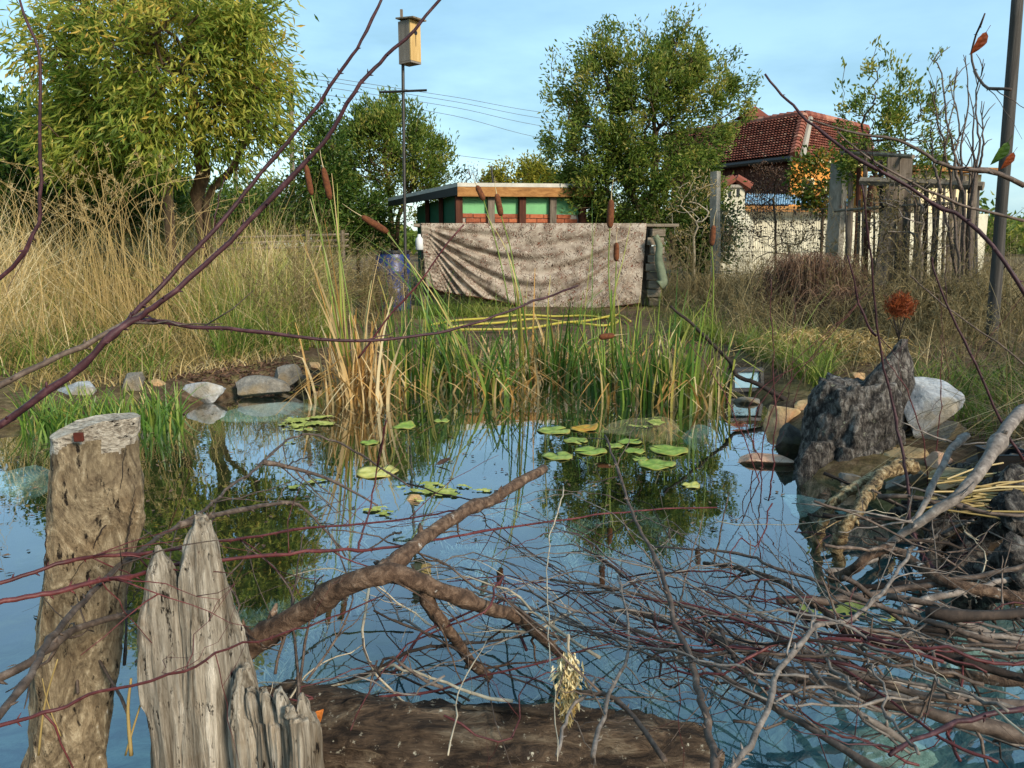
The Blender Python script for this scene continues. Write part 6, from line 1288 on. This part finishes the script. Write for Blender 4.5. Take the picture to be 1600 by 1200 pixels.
for i in range(52):                                       # cross stems in all directions
    px, py = rng.uniform(420, 1560), rng.uniform(800, 1130); py = max(py, 1180 - (px - 300) * .45) if rng.uniform() < .75 else py
    py = min(py, 1140); z = rng.uniform(.03, .3); c = PZ(px, py, z); a = rng.uniform(0, 6.28); L_ = rng.uniform(.25, .75); d = np.array([math.cos(a), math.sin(a) * .7, rng.normal(0, .25)]) * L_ / 2
    pts = [c - d, c - d * .3 + rng.normal(size=3) * .03, c + d * .4 + rng.normal(size=3) * .03, c + d]; pts = [np.array([q[0], max(q[1], 1.15), max(q[2], .01)]) for q in pts]
    mt = ['twig_dark', 'twig_red', 'twig_brown', 'twig_pale', 'twig_grey'][i % 5]; r0 = rng.uniform(.0014, .004)
    mb, p = branch(pts, r0, r0 * .4, mt, twigs=int(rng.integers(1, 6)), tl=(.05, .2), wob=.005, sides=5)
    cn = {'twig_brown': 'brown', 'twig_red': 'dark red', 'twig_grey': 'grey', 'twig_dark': 'blackish', 'twig_pale': 'pale'}[mt]
    zn = 'near the arched branch' if px < 700 else 'left of the pale tassel' if px < 880 else 'right of the pale tassel' if px < 1080 else 'around the crooked grey branch' if px < 1330 else 'at the right end of the pile'
    tag(mb.build('cross_twig', M[mt], loc=pts[0], smooth=True), ('thick ' if r0 > .0028 else 'fine ') + cn + ' twig lying ' + ('lengthwise ' if abs(d[0]) < abs(d[1]) else 'crosswise ') + zn, 'twig', 'cross twigs of the brush pile')
for i in range(26):                                       # dark sticks in the root tangle
    px, py = rng.uniform(1400, 1590), rng.uniform(770, 1010); c = PZ(px, py, rng.uniform(.08, .3)); a = rng.uniform(-.9, .4); L_ = rng.uniform(.3, .8); d = np.array([math.cos(a), rng.normal(0, .3), math.sin(a) * .5]) * L_ / 2
    pts = [c - d, c + rng.normal(size=3) * .03, c + d]; pts = [np.array([q[0], q[1], max(q[2], .01)]) for q in pts]; r0 = rng.uniform(.003, .012)
    mt = ['twig_dark', 'twig_brown', 'twig_grey'][i % 3]; mb, p = branch(pts, r0, r0 * .5, mt, twigs=4, tl=(.06, .25), wob=.004, sides=6)
    cn = {'twig_brown': 'brown', 'twig_grey': 'grey', 'twig_dark': 'blackish'}[mt]
    tag(mb.build('tangle_stick', M[mt], loc=pts[0], smooth=True), ('stout ' if r0 > .009 else 'medium ' if r0 > .006 else 'slim ') + cn + ' stick on the ' + ('upper' if py < 850 else 'middle' if py < 930 else 'lower') + ' part of the root mass, ' + ('rising' if a < -.2 else 'lying flat'), 'stick', 'sticks of the root tangle')
for i in range(22):                                       # fine stems over the left and right grass, close to the lens
    side = i % 2; px = rng.uniform(1180, 1560) if side else rng.uniform(60, 520); Yn = rng.uniform(2.4, 4.4) if side else rng.uniform(1.6, 2.4); 
    if side: p0, p1, p2 = P(px, rng.uniform(780, 900), Yn), P(px + rng.normal(0, 40), 650, Yn), P(px + rng.normal(0, 90), rng.uniform(420, 600), Yn)
    else: p0, p1, p2 = PZ(px, rng.uniform(1000, 1120), .2), PZ(px + rng.normal(0, 30), 930, .3), PZ(px + rng.normal(0, 60), rng.uniform(760, 900), .4)
    mt = ['twig_brown', 'twig_red'][i % 2]; mb, p = branch([p0, p1, p2], .003, .0012, mt, twigs=3, tl=(.05, .2), wob=.003, sides=4)
    tag(mb.build('thin_shoot', M[mt], loc=p0, smooth=True), 'thin upright bare shoot ' + ('in front of the right bank, ' + ('left of the stump' if px < 1290 else 'before the stump' if px < 1410 else 'right of the stump') if side else ('beside the left post' if px < 210 else 'behind the splintered stump' if px < 380 else 'by the arched branch') + ' near the left water') + (', red' if mt == 'twig_red' else ', brown'), 'twig', 'thin shoots ' + ('on the right bank' if side else 'near the left posts'))
# catkin-like dried flower tassel hanging in the brush, and straws by the splintered stump
Yk = PZ(888, 1060, .3)[1]; a = P(888, 1018, Yk); b_ = P(888, 1122, Yk); tk = thing('dried_tassel', 'pale yellow dried flower tassel hanging among the twigs', 'dried flower', a); mb = MB(); mb.tube(smooth_path([a + [0, 0, .03], a, lerp(a, b_, .5) + [.006, 0, 0], b_], 12), .0022, 5); mb.build('stem', M['twig_pale'], tk)
n = 900; k = rng.uniform(0, 1, n) ** .8; wdt = np.interp(k, [0, .15, .5, .8, 1], [.012, .014, .015, .010, .004]); pos = a + (b_ - a) * k[:, None] + np.column_stack([rng.normal(0, 1, n) * wdt * .55, rng.normal(0, 1, n) * wdt * .5, np.zeros(n)])
mb = MB(); mb.leaves(pos, nrm(np.column_stack([rng.normal(0, .45, n), rng.normal(0, .45, n), np.full(n, -1.0)])), rng.uniform(.008, .02, n), .0045, np.clip(1.0 - .55 * k + rng.normal(0, .15, n), 0, 1)); mb.build('florets', leafmat('floret', [(0, '#7a5a2a'), (.4, '#b3955a'), (.8, '#d8c693'), (1, '#e5d9b4')], .2), tk)
for i, (pts, w) in enumerate([([(205, 1180), (200, 1110), (205, 1060)], 7), ([(196, 1180), (220, 1100), (240, 1055)], 4), ([(60, 1180), (70, 1100), (90, 1030)], 4), ([(95, 1150), (75, 1100), (66, 1060)], 2.5)]):
    w3 = smooth_path([P(x, y, 1.14) for x, y in pts], 12); mb = MB(); mb.tube(w3, np.linspace(w, w * .6, 12) * 1.14 / FPX / 2, 6, rough=.08); tag(mb.build('straw_stalk', M['straw'], loc=w3[0], smooth=True), ['thick straw stalk between post and splintered stump', 'thin straw stalk leaning against the splintered stump', 'pale stalk at the foot of the left post', 'short thin straw on the left post'][i], 'straw')
# leaves hanging in at the right edge
for i, (px, py, Y, L_, mt, lb) in enumerate([(1541, 50, 2.6, .07, 'rust', 'single orange red leaf at the top right corner'), (1575, 222, 2.0, .06, 'leaf_dark', 'dark green curled leaf at the right edge'), (1584, 238, 2.0, .045, 'rust', 'dark red leaf below the green one at the right edge')]):
    p = P(px, py, Y); mb = MB(); mb.bigleaf(p, [-.35, .1, -.9], [.3, -1.0, .3], L_, L_ * .5, .35, .3); tag(mb.build('hanging_leaf', M[mt], loc=p), lb, 'leaf')
